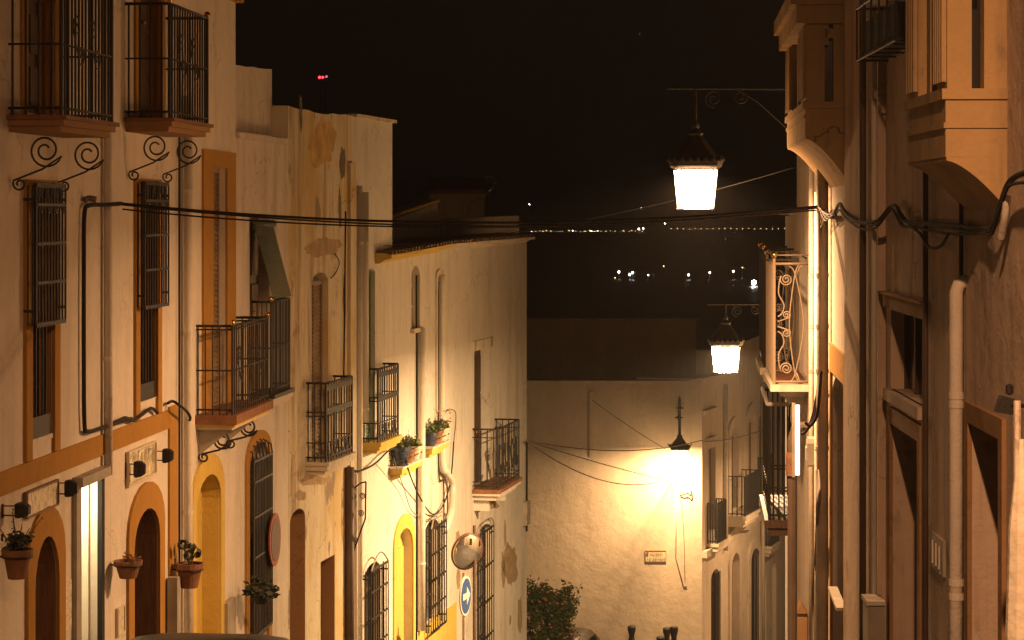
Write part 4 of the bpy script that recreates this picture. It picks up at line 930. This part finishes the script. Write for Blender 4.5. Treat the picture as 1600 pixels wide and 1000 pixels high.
# iron basket high on the near right house
u0, z0 = R1.hit(1409, 62, .2); u1, z1 = R1.hit(1347, 14, .2); p = R1.w((u0+u1)/2, 0, z0); W = abs(u1-u0)/2; H = z1-z0
e = empty('iron_basket', p, 'black iron basket frame high between the two right bays', 'basket', rz=math.atan2(R1.d.y, R1.d.x)); D = .24*R1.sg
for z in (0, H): MB().tube([(-W, 0, z), (-W, D, z), (W, D, z), (W, 0, z)], .012).build('hoop', M_IRON, e)
for k in range(6):
    x = -W+2*W*k/5; MB().tube([(x, D, 0), (x, D, H)], .008).build('bar', M_IRON, e)
    MB().tube([(x, 0, 0), (x, D, 0)], .008).build('floor_bar', M_IRON, e)
MB().box(-W*.8, W*.8, min(D*.15, D*.85), max(D*.15, D*.85), .01, H*.7).build('liner', M_DARK, e)
# ---------------- traffic mirror and sign post
p = Vector((XY(733, 93).x, XY(733, 93).y, 0)); s = 93.; zz = lambda y: (HY-y)/s; gz = ground_z(p.y)
e = empty('traffic_mirror', (p.x, p.y, gz), 'round convex traffic mirror on a thin post before the peeling corner', 'mirror')
MB().tube([(.09, .08, 0), (.09, .08, zz(822)-gz)], .03, 8).build('post', M_PIPED, e)
R = .29; prof = [(.001, -.07), (R*.35, -.062), (R*.65, -.045), (R*.9, -.016), (R, 0)]
ang = Matrix.Translation((-.03, 0, zz(862)-gz)) @ Matrix.Rotation(math.radians(30), 4, 'Z') @ Matrix.Rotation(math.radians(14), 4, 'X') @ Matrix.Rotation(math.radians(90), 4, 'X')
def dish(prof, n=32): return MB().rings([[tuple(ang @ Vector((r*math.cos(2*pi*k/n), r*math.sin(2*pi*k/n)*1.1, -z))) for k in range(n)] for r, z in prof])
dish(prof).build('mirror_face', M_CHROME, e, True); dish([(R+.002, -.008), (R+.010, .0), (R+.006, .03), (R*.8, .06), (.01, .08)]).build('rim', simple('mirror_rim', (.10, .035, .02), .5), e, True)
e = empty('road_sign', (XY(727, 96).x, XY(727, 96).y, ground_z(FPX/96)), 'blue round sign with white arrow below the traffic mirror', 'road sign'); s = 96.; gz = ground_z(FPX/96)
MB().tube([(-.02, .05, 0), (-.02, .05, (HY-895)/s-gz)], .03, 8).build('post', M_GREY, e)
ang = Matrix.Translation((.0, 0, (HY-931)/s-gz)) @ Matrix.Rotation(math.radians(75), 4, 'Z') @ Matrix.Rotation(math.radians(90), 4, 'X')
def disc(r, z0, z1, n=32): return MB().rings([[tuple(ang @ Vector((r*math.cos(2*pi*k/n), r*math.sin(2*pi*k/n), z))) for k in range(n)] for z in (z0, z1)])
disc(.32, -.012, .012).build('sign_rim', simple('sign_white', (.52, .48, .42), .5), e); disc(.285, .013, .018).build('sign_face', simple('sign_blue', (.025, .06, .17), .5), e)
a = [(-.20, -.05), (.02, -.05), (.02, -.15), (.21, 0), (.02, .15), (.02, .05), (-.20, .05)]; n = len(a)
MB().add([tuple(ang @ Vector((x, y, z))) for z in (.019, .024) for x, y in a], [tuple(range(n)), tuple(range(n, 2*n))]+[(i, (i+1) % n, n+(i+1) % n, n+i) for i in range(n)]).build('arrow', MATS['sign_white'], e)
# no-parking disc seen edge-on at the corner of the second house
u, z = H2.hit(428, 843, .12); p = H2.w(u, .12, z); s = FPX/p.y
e = empty('round_sign', p, 'round red-rimmed sign seen nearly edge-on beside the tall arched grille', 'road sign', rz=math.atan2(H2.d.y, H2.d.x))
def disc2(r, y0, y1, n=28): return MB().rings([[(r*math.cos(2*pi*k/n), y, r*math.sin(2*pi*k/n)) for k in range(n)] for y in (y0, y1)])
disc2(.34, .0, -.02).build('sign_rim', simple('sign_red', (.30, .07, .04), .6), e); disc2(.27, -.021, -.026).build('sign_face', simple('sign_dull', (.13, .08, .07), .6), e); MB().tube([(0, 0, 0), (0, .12, 0)], .02).build('bracket', M_IRON, e)
# wrought bracket without a lamp on the old house
F = H3; u, z = F.hit(524, 750, 0); p = F.w(F.U(541), 0, F.Z(541, 880)); e = empty('iron_bracket', p, 'empty wrought iron lamp bracket on the old peeling house', 'bracket', rz=math.atan2(F.d.y, F.d.x))
hh = F.Z(541, 752)-p.z
MB().tube([(0, -.03, 0), (.0, -.03, hh)], .012).build('wall_bar', M_IRON, e)
MB().tube([(0, -.03, hh-.25), (0, -.12, hh-.1), (0, -.22, hh-.02), (0, -.30, hh)], .012).build('arm', M_IRON, e); MB().tube([(0, -.30, hh), (0, -.29, hh*.55), (0, -.2, hh*.35), (0, -.10, hh*.12), (0, -.03, 0)], .012).build('arm', M_IRON, e)
for c, r in (((-.24, hh*.83), .05), ((-.22, hh*.62), .05), ((-.12, hh*.28), .06), ((-.1, hh*.82), .05)): MB().tube([(0, a, b) for a, b in spiral(c, .008, r, 0, 1.8, 22)], .008).build('curl', M_IRON, e)
# ---------------- fittings on the lower right houses
F = R3
u, z = F.hit(1240, 745, .1)
e = empty('gooseneck_pipe', F.w(F.U(1238, .2), .2, ground_z(F.w(F.U(1238, .2), 0, 0).y)), 'dark vertical pipe with a bent top beside the caged window', 'pipe'); zq = F.Z(1238, 672, .2)-e.location.z; nx = F.n
MB().tube([(0, 0, 0), (0, 0, zq-.1)]+[tuple(Vector((-nx.x*k, -nx.y*k, zq+dz))) for k, dz in ((.03, .0), (.10, .04), (.2, .04))], .055, 10).build('pipe', M_PIPED, e); MB().tube([(0, 0, zq-.5), (0, 0, zq-.25)], .075, 10).build('collar', M_TERR, e)
u0, z0 = F.hit(1246, 745, .16); z1 = F.Z(1246, 630, .16); p = F.w(u0, .16, z0)
e = empty('light_box', p, 'thin glowing white tube light beside the caged window', 'lamp', rz=math.atan2(F.d.y, F.d.x))
MB().tube([(0, 0, .02), (0, 0, z1-z0-.02)], .024, 8).build('tube', emit('tube_white', (1, .93, .82), 4), e); MB().box(-.04, .04, .026, .06, 0, z1-z0).build('backing', M_GREY, e)
F = R2
def cab(px0, px1, yt, yb, v0, v1, label, lid=False):
    u0 = F.U(px0); z0, z1 = F.Z(px1, yb, v1), F.Z(px1, yt, v1); a, b = u0, u0+.28; p = F.w((a+b)/2, v0, z0)
    e = empty('meter_cabinet', p, label, 'cabinet', rz=math.atan2(F.d.y, F.d.x)); W = (b-a)/2; D = v1-v0; H = z1-z0; s = F.sg
    ring = lambda k, z: [(-W*k, 0, z), (W*k, 0, z), (W*k, s*D*k, z), (-W*k, s*D*k, z)]
    MB().rings([ring(.96, 0), ring(1, .02), ring(1, H-.05), ring(.9, H)]).build('case', M_GREY if not lid else M_BROWNW, e)
    MB().box(-W*.8, W*.8, min(s*D, s*(D+.012)), max(s*D, s*(D+.012)), .06, H-.1).build('cabinet_door', M_GREY if not lid else M_BROWNW, e)
    if lid: MB().add([(-W*1.15, -.0, H), (W*1.15, 0, H), (W*1.15, s*D*1.1, H), (-W*1.15, s*D*1.1, H), (-W*1.15, s*D*.55, H+.12), (W*1.15, s*D*.55, H+.12)], [(0, 1, 2, 3), (0, 4, 5, 1), (3, 2, 5, 4), (0, 3, 4), (1, 5, 2)]).build('lid', M_BROWNW, e)
    return e
cab(1281, 1263, 688, 732, .01, .13, 'beige meter cabinet with trailing cables on the lit right house')
cab(1263, 1245, 962, 1060, .01, .14, 'small ochre gabled cabinet low on the lit right house', True)

# ---------------- cables
def cable(name, pts, r, label, mat=None, group=None, sag=0, n=14, strands=1):
    P = [Vector(p) for p in pts]; path = []
    if len(P) == 2 and sag:
        for k in range(n*2+1):
            t = k/(n*2); q = P[0].lerp(P[1], t); q.z -= 4*sag*t*(1-t); path.append(q)
    else: path = bez(P, n)
    mb = MB().tube(path, r, 6)
    o = mb.build(name, mat or M_CABLE, None, True); tag(o, label, 'cable', group)
    for k in range(1, strands):  # noqa       # further strands lashed to the first
        off = Vector((0, .02*k, -.022*k)); q2 = [p+off+Vector((0, .008*math.sin(i*.23+k), .012*math.sin(i*.17+2*k))) for i, p in enumerate(path)]
        MB().tube(q2, r*.7, 5).build('strand', mat or M_CABLE, o, True)
    return o
def on(F, px, py, v=.05): u, z = F.hit(px, py, v); return F.w(u, v, z)
pA = on(H1, 190, 318, .2); pB = on(R2, 1282, 322, .1)
cable('overhead_cable', [pA, pB], .012, 'thick black cable bundle slung across the street', sag=.172, strands=3)
cable('overhead_cable', [on(R2, 1240, 262, .3), on(R2, 1240, 262, .3)+Vector((-4.6, 6, -.9))], .004, 'thin wire rising to the bay bracket behind the near lantern', M_CABLE, sag=.15)
cable('wall_cable', [pA, on(H1, 165, 320, .12), on(H1, 140, 321, .06), on(H1, 132, 335, .04), on(H1, 131, 420, .04), on(H1, 131, 560, .04), on(H1, 132, 660, .04), on(H1, 137, 674, .04), on(H1, 160, 668, .05), on(H1, 185, 660, .05), on(H1, 205, 654, .05)], .020, 'black cable dropping down the white wall to the ochre band')
cable('wall_cable', [on(H1, 150, 312, .12), on(H1, 138, 310, .05), on(H1, 134, 312, .04)], .03, 'insulated anchor clamp of the cable bundle on the white wall', M_CABLEG)
cable('wall_cable', [on(H1, 174, 664, .05), on(H1, 195, 653, .06), on(H1, 207, 657, .04), on(H1, 222, 648, .06), on(H1, 236, 638, .05), on(H1, 246, 645, .04)], .018, 'lumpy cable lying along the top of the ochre band')
cable('wall_cable', [on(H1, 262, 630, .05), on(H1, 270, 627, .07), on(H1, 280, 633, .14), on(H1, 292, 643, .15), on(H1, 297, 652, .13), on(H1, 296, 658, .12)], .016, 'short cable end curling past the downpipe above the ochre strip')
cable('wall_cable', [on(H3, 545, 730, .05), on(H3, 560, 736, .1), on(H3, 585, 725, .12), on(H3, 605, 706, .12), on(H4, 615, 700, .1)], .016, 'cable looping from the pipes to the planted ledge')
cable('wall_cable', [on(H4, 615, 716, .25), on(H4, 630, 760, .1), on(H4, 645, 800, .05), on(H4, 672, 812, .05), on(H4, 690, 805, .05)], .008, 'thin cable hanging below the lower planted ledge', M_CABLEG)
cable('wall_cable', [on(H4, 634, 716, .26), on(H4, 640, 740, .2), on(H4, 655, 775, .1), on(H4, 675, 803, .06), on(H4, 692, 790, .06), on(H4, 704, 750, .06), on(H4, 709, 690, .05)], .013, 'dark cable drooping between the ledge and the bent pipe')
cable('wall_cable', [on(H4, 694, 648, .05), on(H4, 700, 640, .08), on(H4, 711, 643, .08), on(H4, 712, 660, .05), on(H4, 709, 690, .05)], .008, 'small cable loop above the upper planted ledge')
c0 = on(H4, 821, 688, .1)
for k, (px, py, lab) in enumerate(((1096, 688, 'upper of the wires spanning to the corner of the terrace'), (1050, 752, 'slanting wire falling to the foot of the wall lantern'), (1060, 742, 'lowest sagging wire before the cream end wall'))):
    cable('street_wire', [c0, on(EW, px, py, .06)], .012, lab, M_CABLEG, sag=(.25, .05, .55)[k])
cable('street_wire', [on(EW, 925, 625, .05), on(EW, 1040, 702, .05)], .009, 'faint wire crossing the upper end wall', M_CABLEG, sag=.04)
cable('street_wire', [on(KR, 1099, 690, .1), on(KR, 1200, 668, .2)], .012, 'wire strung along the terrace of arched doors', M_CABLEG, sag=.1)
cable('wall_cable', [pB, on(R2, 1290, 330, .06), on(R2, 1302, 335, .07), on(R2, 1312, 318, .06), on(R2, 1322, 335, .07), on(R1, 1342, 346, .12), on(R1, 1370, 345, .12), on(R1, 1392, 322, .07), on(R1, 1402, 325, .07), on(R1, 1412, 345, .07), on(R1, 1440, 348, .05), on(R1, 1490, 352, .05), on(R1, 1535, 356, .05), on(R1, 1552, 352, .07), on(R1, 1563, 318, .08), on(R1, 1578, 282, .08), on(R1, 1605, 268, .08)], .014, 'tangled cable bundle running along the near right wall', M_CABLE, strands=3)
cable('wall_cable', [on(R1, 1405, 330, .06), on(R1, 1422, 352, .06), on(R1, 1438, 366, .07), on(R1, 1452, 386, .07), on(R1, 1470, 384, .06), on(R1, 1482, 365, .06)], .011, 'loose loop hanging under the cable bundle on the near right wall')
cable('wall_cable', [on(R1, 1564, 372, .06), on(R1, 1570, 340, .06), on(R1, 1574, 306, .06)], .022, 'pale sleeved cable bend at the right edge', M_PIPEW)
for k in range(5):
    cable('wall_cable', [on(R2, 1283-k*.6, 336+6*k, .09), on(R2, 1278+k*3, 320+5*k, .12), on(R2, 1290+k*3, 345-3*k, .12), on(R2, 1300+k*2, 328+4*k, .09), on(R2, 1308, 340+3*k, .07)], .008, ('topmost', 'second highest', 'middle', 'second lowest', 'lowest')[k]+' looped wire in the cable knot on the lit right house', M_CABLEG, 'knotted wires on the lit right house')
for k in range(4):
    cable('wall_cable', [on(R2, 1279-k, 735, .12), on(R2, 1281-k*1.5, 775+8*k, .15), on(R2, 1277-k, 830+12*k, .09), on(R2, 1276-k*2, 930, .06), on(R2, 1276-k*2, 1010, .06)], .012, ('rightmost', 'second from right', 'third from right', 'leftmost')[k]+' cable trailing below the beige meter cabinet', M_PIPED if k % 2 else M_CABLEG, 'cables below the meter cabinet')
for k in range(3):
    cable('wall_cable', [on(R2, 1283-k, 580, .1), on(R2, 1280-k*2, 620, .12), on(R2, 1276-k*3, 650, .14), on(R2, 1266-k*3, 665+k*4, .2), on(R2, 1258-k*3, 660+k*9, .25)], .016, ('upper', 'middle', 'lower')[k]+' dark cable sweeping from the balcony to the bent pipe', M_CABLE, 'cables above the bent pipe')

# ---------------- roof terrace far behind with chimney slab and bent pipe
s = 52.; P = lambda px, py: Vector(((px-CX)/s, FPX/s, (HY-py)/s))
e = empty('rooftop_hut', (P(720, 0).x, FPX/s, ground_z(70)), 'dim rooftop hut with reddish tiled edge above the cream house', 'hut'); b0 = e.location
MB().box(P(672, 0).x-b0.x, P(757, 0).x-b0.x, 0, 3, 0, P(0, 297).z-b0.z).build('wall', P_R3, e)
MB().rings([[(x-b0.x, y, z-b0.z) for y, z in ((-.15, P(0, 303).z), (-.15, P(0, 296).z), (1.6, P(0, 276).z), (3.2, P(0, 297).z))] for x in (P(670, 0).x, P(759, 0).x)]).build('roof', M_TERR, e)
MB().tube([q-b0 for q in bez([P(733, 345), P(733, 322), P(750, 308), P(768, 296), P(775, 284), P(768, 276), P(758, 277)])], .035).build('pipe', M_GREY, e)

# ---------------- shrub, cars, bollards at the bottom
rnd = random.Random(11); s = 66.; bx, by = (862-CX)/s, FPX/s; gz = ground_z(by)
e = empty('flowering_shrub', (bx, by, gz), 'green shrub with pink blossom at the corner of the left row', 'shrub'); f = MB(); fl = MB(); st = MB(); topz = (HY-906)/s-gz
cl = [(Vector((rnd.uniform(-.55, .45), rnd.uniform(-.4, .4), topz*rnd.uniform(.3, .92))), rnd.uniform(.12, .3)) for k in range(70)]
for c, r in cl:
    st.tube([(0, 0, 0), tuple(c*.55+Vector((0, 0, .1))), tuple(c)], [.025, .014, .006], 5)
    for j in range(95):
        d = Vector((rnd.gauss(0, 1), rnd.gauss(0, 1), rnd.gauss(0, 1))).normalized()*r*rnd.uniform(.3, 1.1); q = c+d
        x = Vector((rnd.uniform(-1, 1), rnd.uniform(-1, 1), rnd.uniform(-.5, 1))).normalized()*.055*rnd.uniform(.5, 1.2); y = x.orthogonal().normalized()*.024
        f.add([q-x, q+y, q+x, q-y], [(0, 1, 2, 3)])
    for j in range(2):
        q = c+Vector((rnd.gauss(0, 1), -abs(rnd.gauss(0, 1)), rnd.gauss(0, 1))).normalized()*r; fl.lathe([(0, -.03), (.035, 0), (0, .03)], 6, q)
for k in range(16): sprigs(f, (rnd.uniform(-.5, .45), rnd.uniform(-.3, .3), topz*rnd.uniform(.55, .8)), 1, .3, topz*.30, .05, rnd, 0, 12)
f = f.build('foliage', M_LEAF, e); f['kind'] = 'stuff'; fl = fl.build('blossom', M_FLOWER, e); fl['kind'] = 'stuff'; st.build('stems', M_WOODD, e)['kind'] = 'stuff'

def car(label):
    e = empty('parked_car', (0, 0, 0), label, 'car', 'parked cars')
    # lower body: stations along y (length 4 m), rounded cross-section
    def ring(y, hw, z0, z1):
        return [(-hw*.9, y, z0), (-hw, y, z0+.12), (-hw, y, z1-.16), (-hw*.9, y, z1), (hw*.9, y, z1), (hw, y, z1-.16), (hw, y, z0+.12), (hw*.9, y, z0)]
    MB().rings([ring(-2.0, .70, .36, .72), ring(-1.9, .80, .26, .84), ring(-1.3, .84, .2, .90), ring(0, .85, .2, .92), ring(1.0, .84, .2, .90), ring(1.8, .78, .24, .78), ring(2.0, .66, .34, .62)]).build('body', M_CAR, e, False)
    def cr(y, hw, z): return [(-hw, y, z), (hw, y, z)]
    def sect(hw, z, ya, yb, r=.12):
        return [(-hw, ya+r, z), (-hw+r, ya, z), (hw-r, ya, z), (hw, ya+r, z), (hw, yb-r, z), (hw-r, yb, z), (-hw+r, yb, z), (-hw, yb-r, z)]
    MB().rings([sect(.80, .88, -1.85, 1.15), sect(.70, 1.22, -1.72, .62), sect(.64, 1.36, -1.58, .36), sect(.56, 1.43, -1.3, .1), sect(.40, 1.46, -1.0, -.2)]).build('cabin', M_CAR, e, True)
    for k, pts in enumerate(([(-.58, -1.82, .96), (.58, -1.82, .96), (.52, -1.715, 1.26), (-.52, -1.715, 1.26)], [(-.6, 1.12, .95), (.6, 1.12, .95), (.54, .62, 1.25), (-.54, .62, 1.25)])):
        o = .012 if k else -.012
        MB().add([(x, y+o, z) for x, y, z in pts]+[(x, y+o*2, z) for x, y, z in pts], [(0, 1, 2, 3), (4, 7, 6, 5), (0, 4, 5, 1), (1, 5, 6, 2), (2, 6, 7, 3), (3, 7, 4, 0)]).build('rear_window' if k == 0 else 'windscreen', M_CARG, e)
    for sx in (-1, 1):
        for ya, yb in ((-1.5, -.42), (-.34, .6)):
            p = [(sx*.80, ya, .95), (sx*.80, yb, .95), (sx*.72, yb-(.2 if yb > 0 else 0), 1.24), (sx*.72, ya+.05, 1.24)]
            MB().add(p+[(x+sx*.014, y, z) for x, y, z in p], [(0, 1, 2, 3), (4, 7, 6, 5), (0, 4, 5, 1), (1, 5, 6, 2), (2, 6, 7, 3), (3, 7, 4, 0)]).build('side_window', M_CARG, e)
        for y in (-1.25, 1.3):
            t = MB().rings([[(sx*x, y+r*math.cos(2*pi*k/20), .3+r*math.sin(2*pi*k/20)) for k in range(20)] for x, r in ((.66, .26), (.68, .3), (.84, .3), (.86, .26))]).build('wheel', M_RUBBER, e)
            MB().rings([[(sx*x, y+.17*math.cos(2*pi*k/16), .3+.17*math.sin(2*pi*k/16)) for k in range(16)] for x in (.861, .872)]).build('rim', M_GREY, t)
        MB().box(min(sx*.56, sx*.78), max(sx*.56, sx*.78), -1.97, -1.88, .62, .84).build('tail_light', M_RED, e); MB().box(min(sx*.5, sx*.72), max(sx*.5, sx*.72), 1.86, 1.94, .56, .70).build('headlight', M_PIPEW, e)
    return e
c1 = car('dark parked car whose roof edge shows at the bottom left')
y = 21.6; c1.location = (-2.72, y, ground_z(y)+.06); c1.rotation_euler = (math.atan(-.176), 0, math.radians(-6))
c2 = copy_tree(c1); c2['label'] = 'dark parked car behind the flowering shrub by the end wall'
c2.location = ((884-CX)/58.6, 61.4, ground_z(61.4)-.02); c2.rotation_euler = (0, 0, math.radians(-14))
# bollards
bd = None
for px, py, ss, lab in ((987, 977, 57, 'dark iron bollard standing alone nearest the shrub'), (1042, 980, 56.5, 'dark iron bollard, left of the close pair by the end wall'), (1053, 978, 58.5, 'dark iron bollard, tallest and rightmost by the end wall'), (1032, 994, 57, 'dark iron bollard whose top barely shows, second from the shrub')):
    x, y = (px-CX)/ss, FPX/ss; zt_ = (HY-py)/ss; gz = ground_z(y)
    if bd is None:
        bd = e = empty('bollard', (x, y, gz), lab, 'bollard', 'iron bollards')
        MB().lathe([(.10, 0), (.10, .10), (.075, .13), (.07, .62), (.085, .65), (.085, .69), (.07, .71)], 14).build('shaft', M_IRON, e, False); MB().lathe([(.07, .71), (.08, .76), (.11, .84), (.115, .90), (.09, .92), (0, .93)], 14).build('head', M_IRON, e, False)
    else: e = copy_tree(bd); e['label'] = lab
    e.location = (x, y, min(gz, zt_-.93)+0.0); e.location.z = gz; e.scale = (1, 1, max(.7, (zt_-gz)/.93))

# ---------------- far lights over the dark plain
def far_lamp(px, py, y, r, mat, lab, group, col=None):
    z = y*(HY-py)/FPX; x = y*(px-CX)/FPX; gz = land(x, y); gz = min(gz, z-1)
    key = (mat.name, r)
    e = empty('distant_lamp', (x, y, gz), lab, 'lamp', group)
    def f():
        me = MB().lathe([(0, -r), (r*.7, -r*.7), (r, 0), (r*.7, r*.7), (0, r)], 8).mesh('globe'); me.materials.append(mat); return me
    link('globe', shared(('globe',)+key, f), e, (0, 0, z-gz))
    hp = z-gz-r*.5
    def g():
        me = MB().tube([(0, 0, 0), (0, 0, 1)], .12+r*.05, 5).mesh('mast'); me.materials.append(M_LAND); return me
    m = link('mast', shared(('mast', r), g), e); m.scale = (1, 1, hp)
warm = emit('far_warm', (1, .62, .25), 7, False); pale = emit('far_pale', (1, .88, .65), 22, False); white = emit('far_white', (1, .96, .9), 22, False); star = emit('far_star', (1, .97, .92), 90, False); red = emit('far_red', (1, .03, .05), 9, False)
rr = random.Random(3)
for k in range(34):
    px = 832+k*5.2+rr.uniform(-2.2, 2.2); far_lamp(px, 361.5+rr.uniform(-1.6, 1.6)-k*.02, 3450, rr.choice((.7, .85, 1.1)), warm if rr.random() < .7 else pale, 'tiny warm lamp in the crowded left half of the horizon lights', 'crowded horizon lights')
for k in range(20): far_lamp(1049+k*9.3, 357.2+rr.uniform(-.5, .5), 3600, .8, warm, 'tiny lamp in the evenly spaced row of horizon lights', 'evenly spaced horizon lights')
for px, py, r, m, lab in ((998, 357.5, 2.6, white, 'left of two bright white lamps on the horizon row'), (1005, 357, 2.6, white, 'right of two bright white lamps on the horizon row'), (1039, 349, 2.0, white, 'white lamp just above the horizon row, right of the bright pair'), (1002, 325, 1.8, white, 'white lamp high above the horizon row'), (1014, 341, 1.7, pale, 'pale lamp midway above the bright pair'), (827, 319, 1.9, white, 'lone white lamp above the roof corner of the left row'), (833, 379, 1.9, white, 'lone white lamp under the tip of the left eaves')):
    far_lamp(px, py, 3300, r*.55, m, lab, 'scattered horizon lights')
for px, py, r, m, lab in ((967, 425, .85, white, 'leftmost lamp of the lower line on the plain'), (984, 429, .9, white, 'lower lamp of the close pair on the plain'), (988.5, 426, .8, white, 'upper lamp of the close pair on the plain'), (1013, 430, .5, pale, 'faint lamp right of the close pair on the plain'), (1076, 429.5, .9, white, 'lamp on the plain below the near lantern'), (1109, 426, .8, pale, 'lamp on the plain midway to the starry lamp'), (1146, 424, .8, pale, 'pale lamp on the plain left of the starry lamp'), (1191, 429, .8, white, 'lamp on the plain just right of the starry lamp'), (1178, 441.5, 1.9, star, 'brightest starry white lamp on the plain beside the scrolled balcony'), (1037, 416, .5, warm, 'faint yellow lamp above the lower line, left one'), (1160, 418, .5, warm, 'faint yellow lamp above the lower line, right one'), (961, 434, .5, warm, 'dim ochre lamp below the leftmost lamp of the lower line')):
    far_lamp(px, py, 940 if m is star else 1040, r*.52, m, lab, 'lamps on the dark plain')
y = 900; e = empty('radio_mast', (y*(504-CX)/FPX, y, -31), 'distant radio mast with red warning lamps above the left roofs', 'mast'); zt_ = y*(HY-116)/FPX+31
for sx, sy in ((-1, -1), (1, -1), (1, 1), (-1, 1)): MB().tube([(sx*1.6, sy*1.6, 0), (sx*.8, sy*.8, zt_-3)], .12, 5).build('leg', M_IRON, e)
for k in range(14): z = (zt_-3)*(k+1)/14; q = 1.6-.8*(k+1)/14; MB().tube([(-q, -q, z), (q, -q, z), (q, q, z), (-q, q, z)], .08, 4, True).build('brace', M_IRON, e)
for dx, dz, r in ((-1.2, -1.2, .55), (.1, -1.2, .5), (1.5, -.9, .4)): MB().lathe([(0, -r), (r*.7, -r*.7), (r, 0), (r*.7, r*.7), (0, r)], 8, (dx, 0, zt_+dz)).build('warning_lamp', red, e)

# ---------------- night air: thin even haze that lets the lamps glow
hz = MB().box(-17500, 17500, -70, 31000, -33, 90).mesh('haze')
hm = bpy.data.materials.new('haze_air'); hm.use_nodes = True; t = hm.node_tree; t.nodes.clear()
pv = t.nodes.new('ShaderNodeVolumePrincipled'); pv.inputs['Color'].default_value = (.9, .9, .9, 1); pv.inputs['Density'].default_value = .00045; pv.inputs['Anisotropy'].default_value = .35
oo = t.nodes.new('ShaderNodeOutputMaterial'); t.links.new(pv.outputs[0], oo.inputs['Volume']); hz.materials.append(hm)
tag(link('haze', hz), kind='stuff')
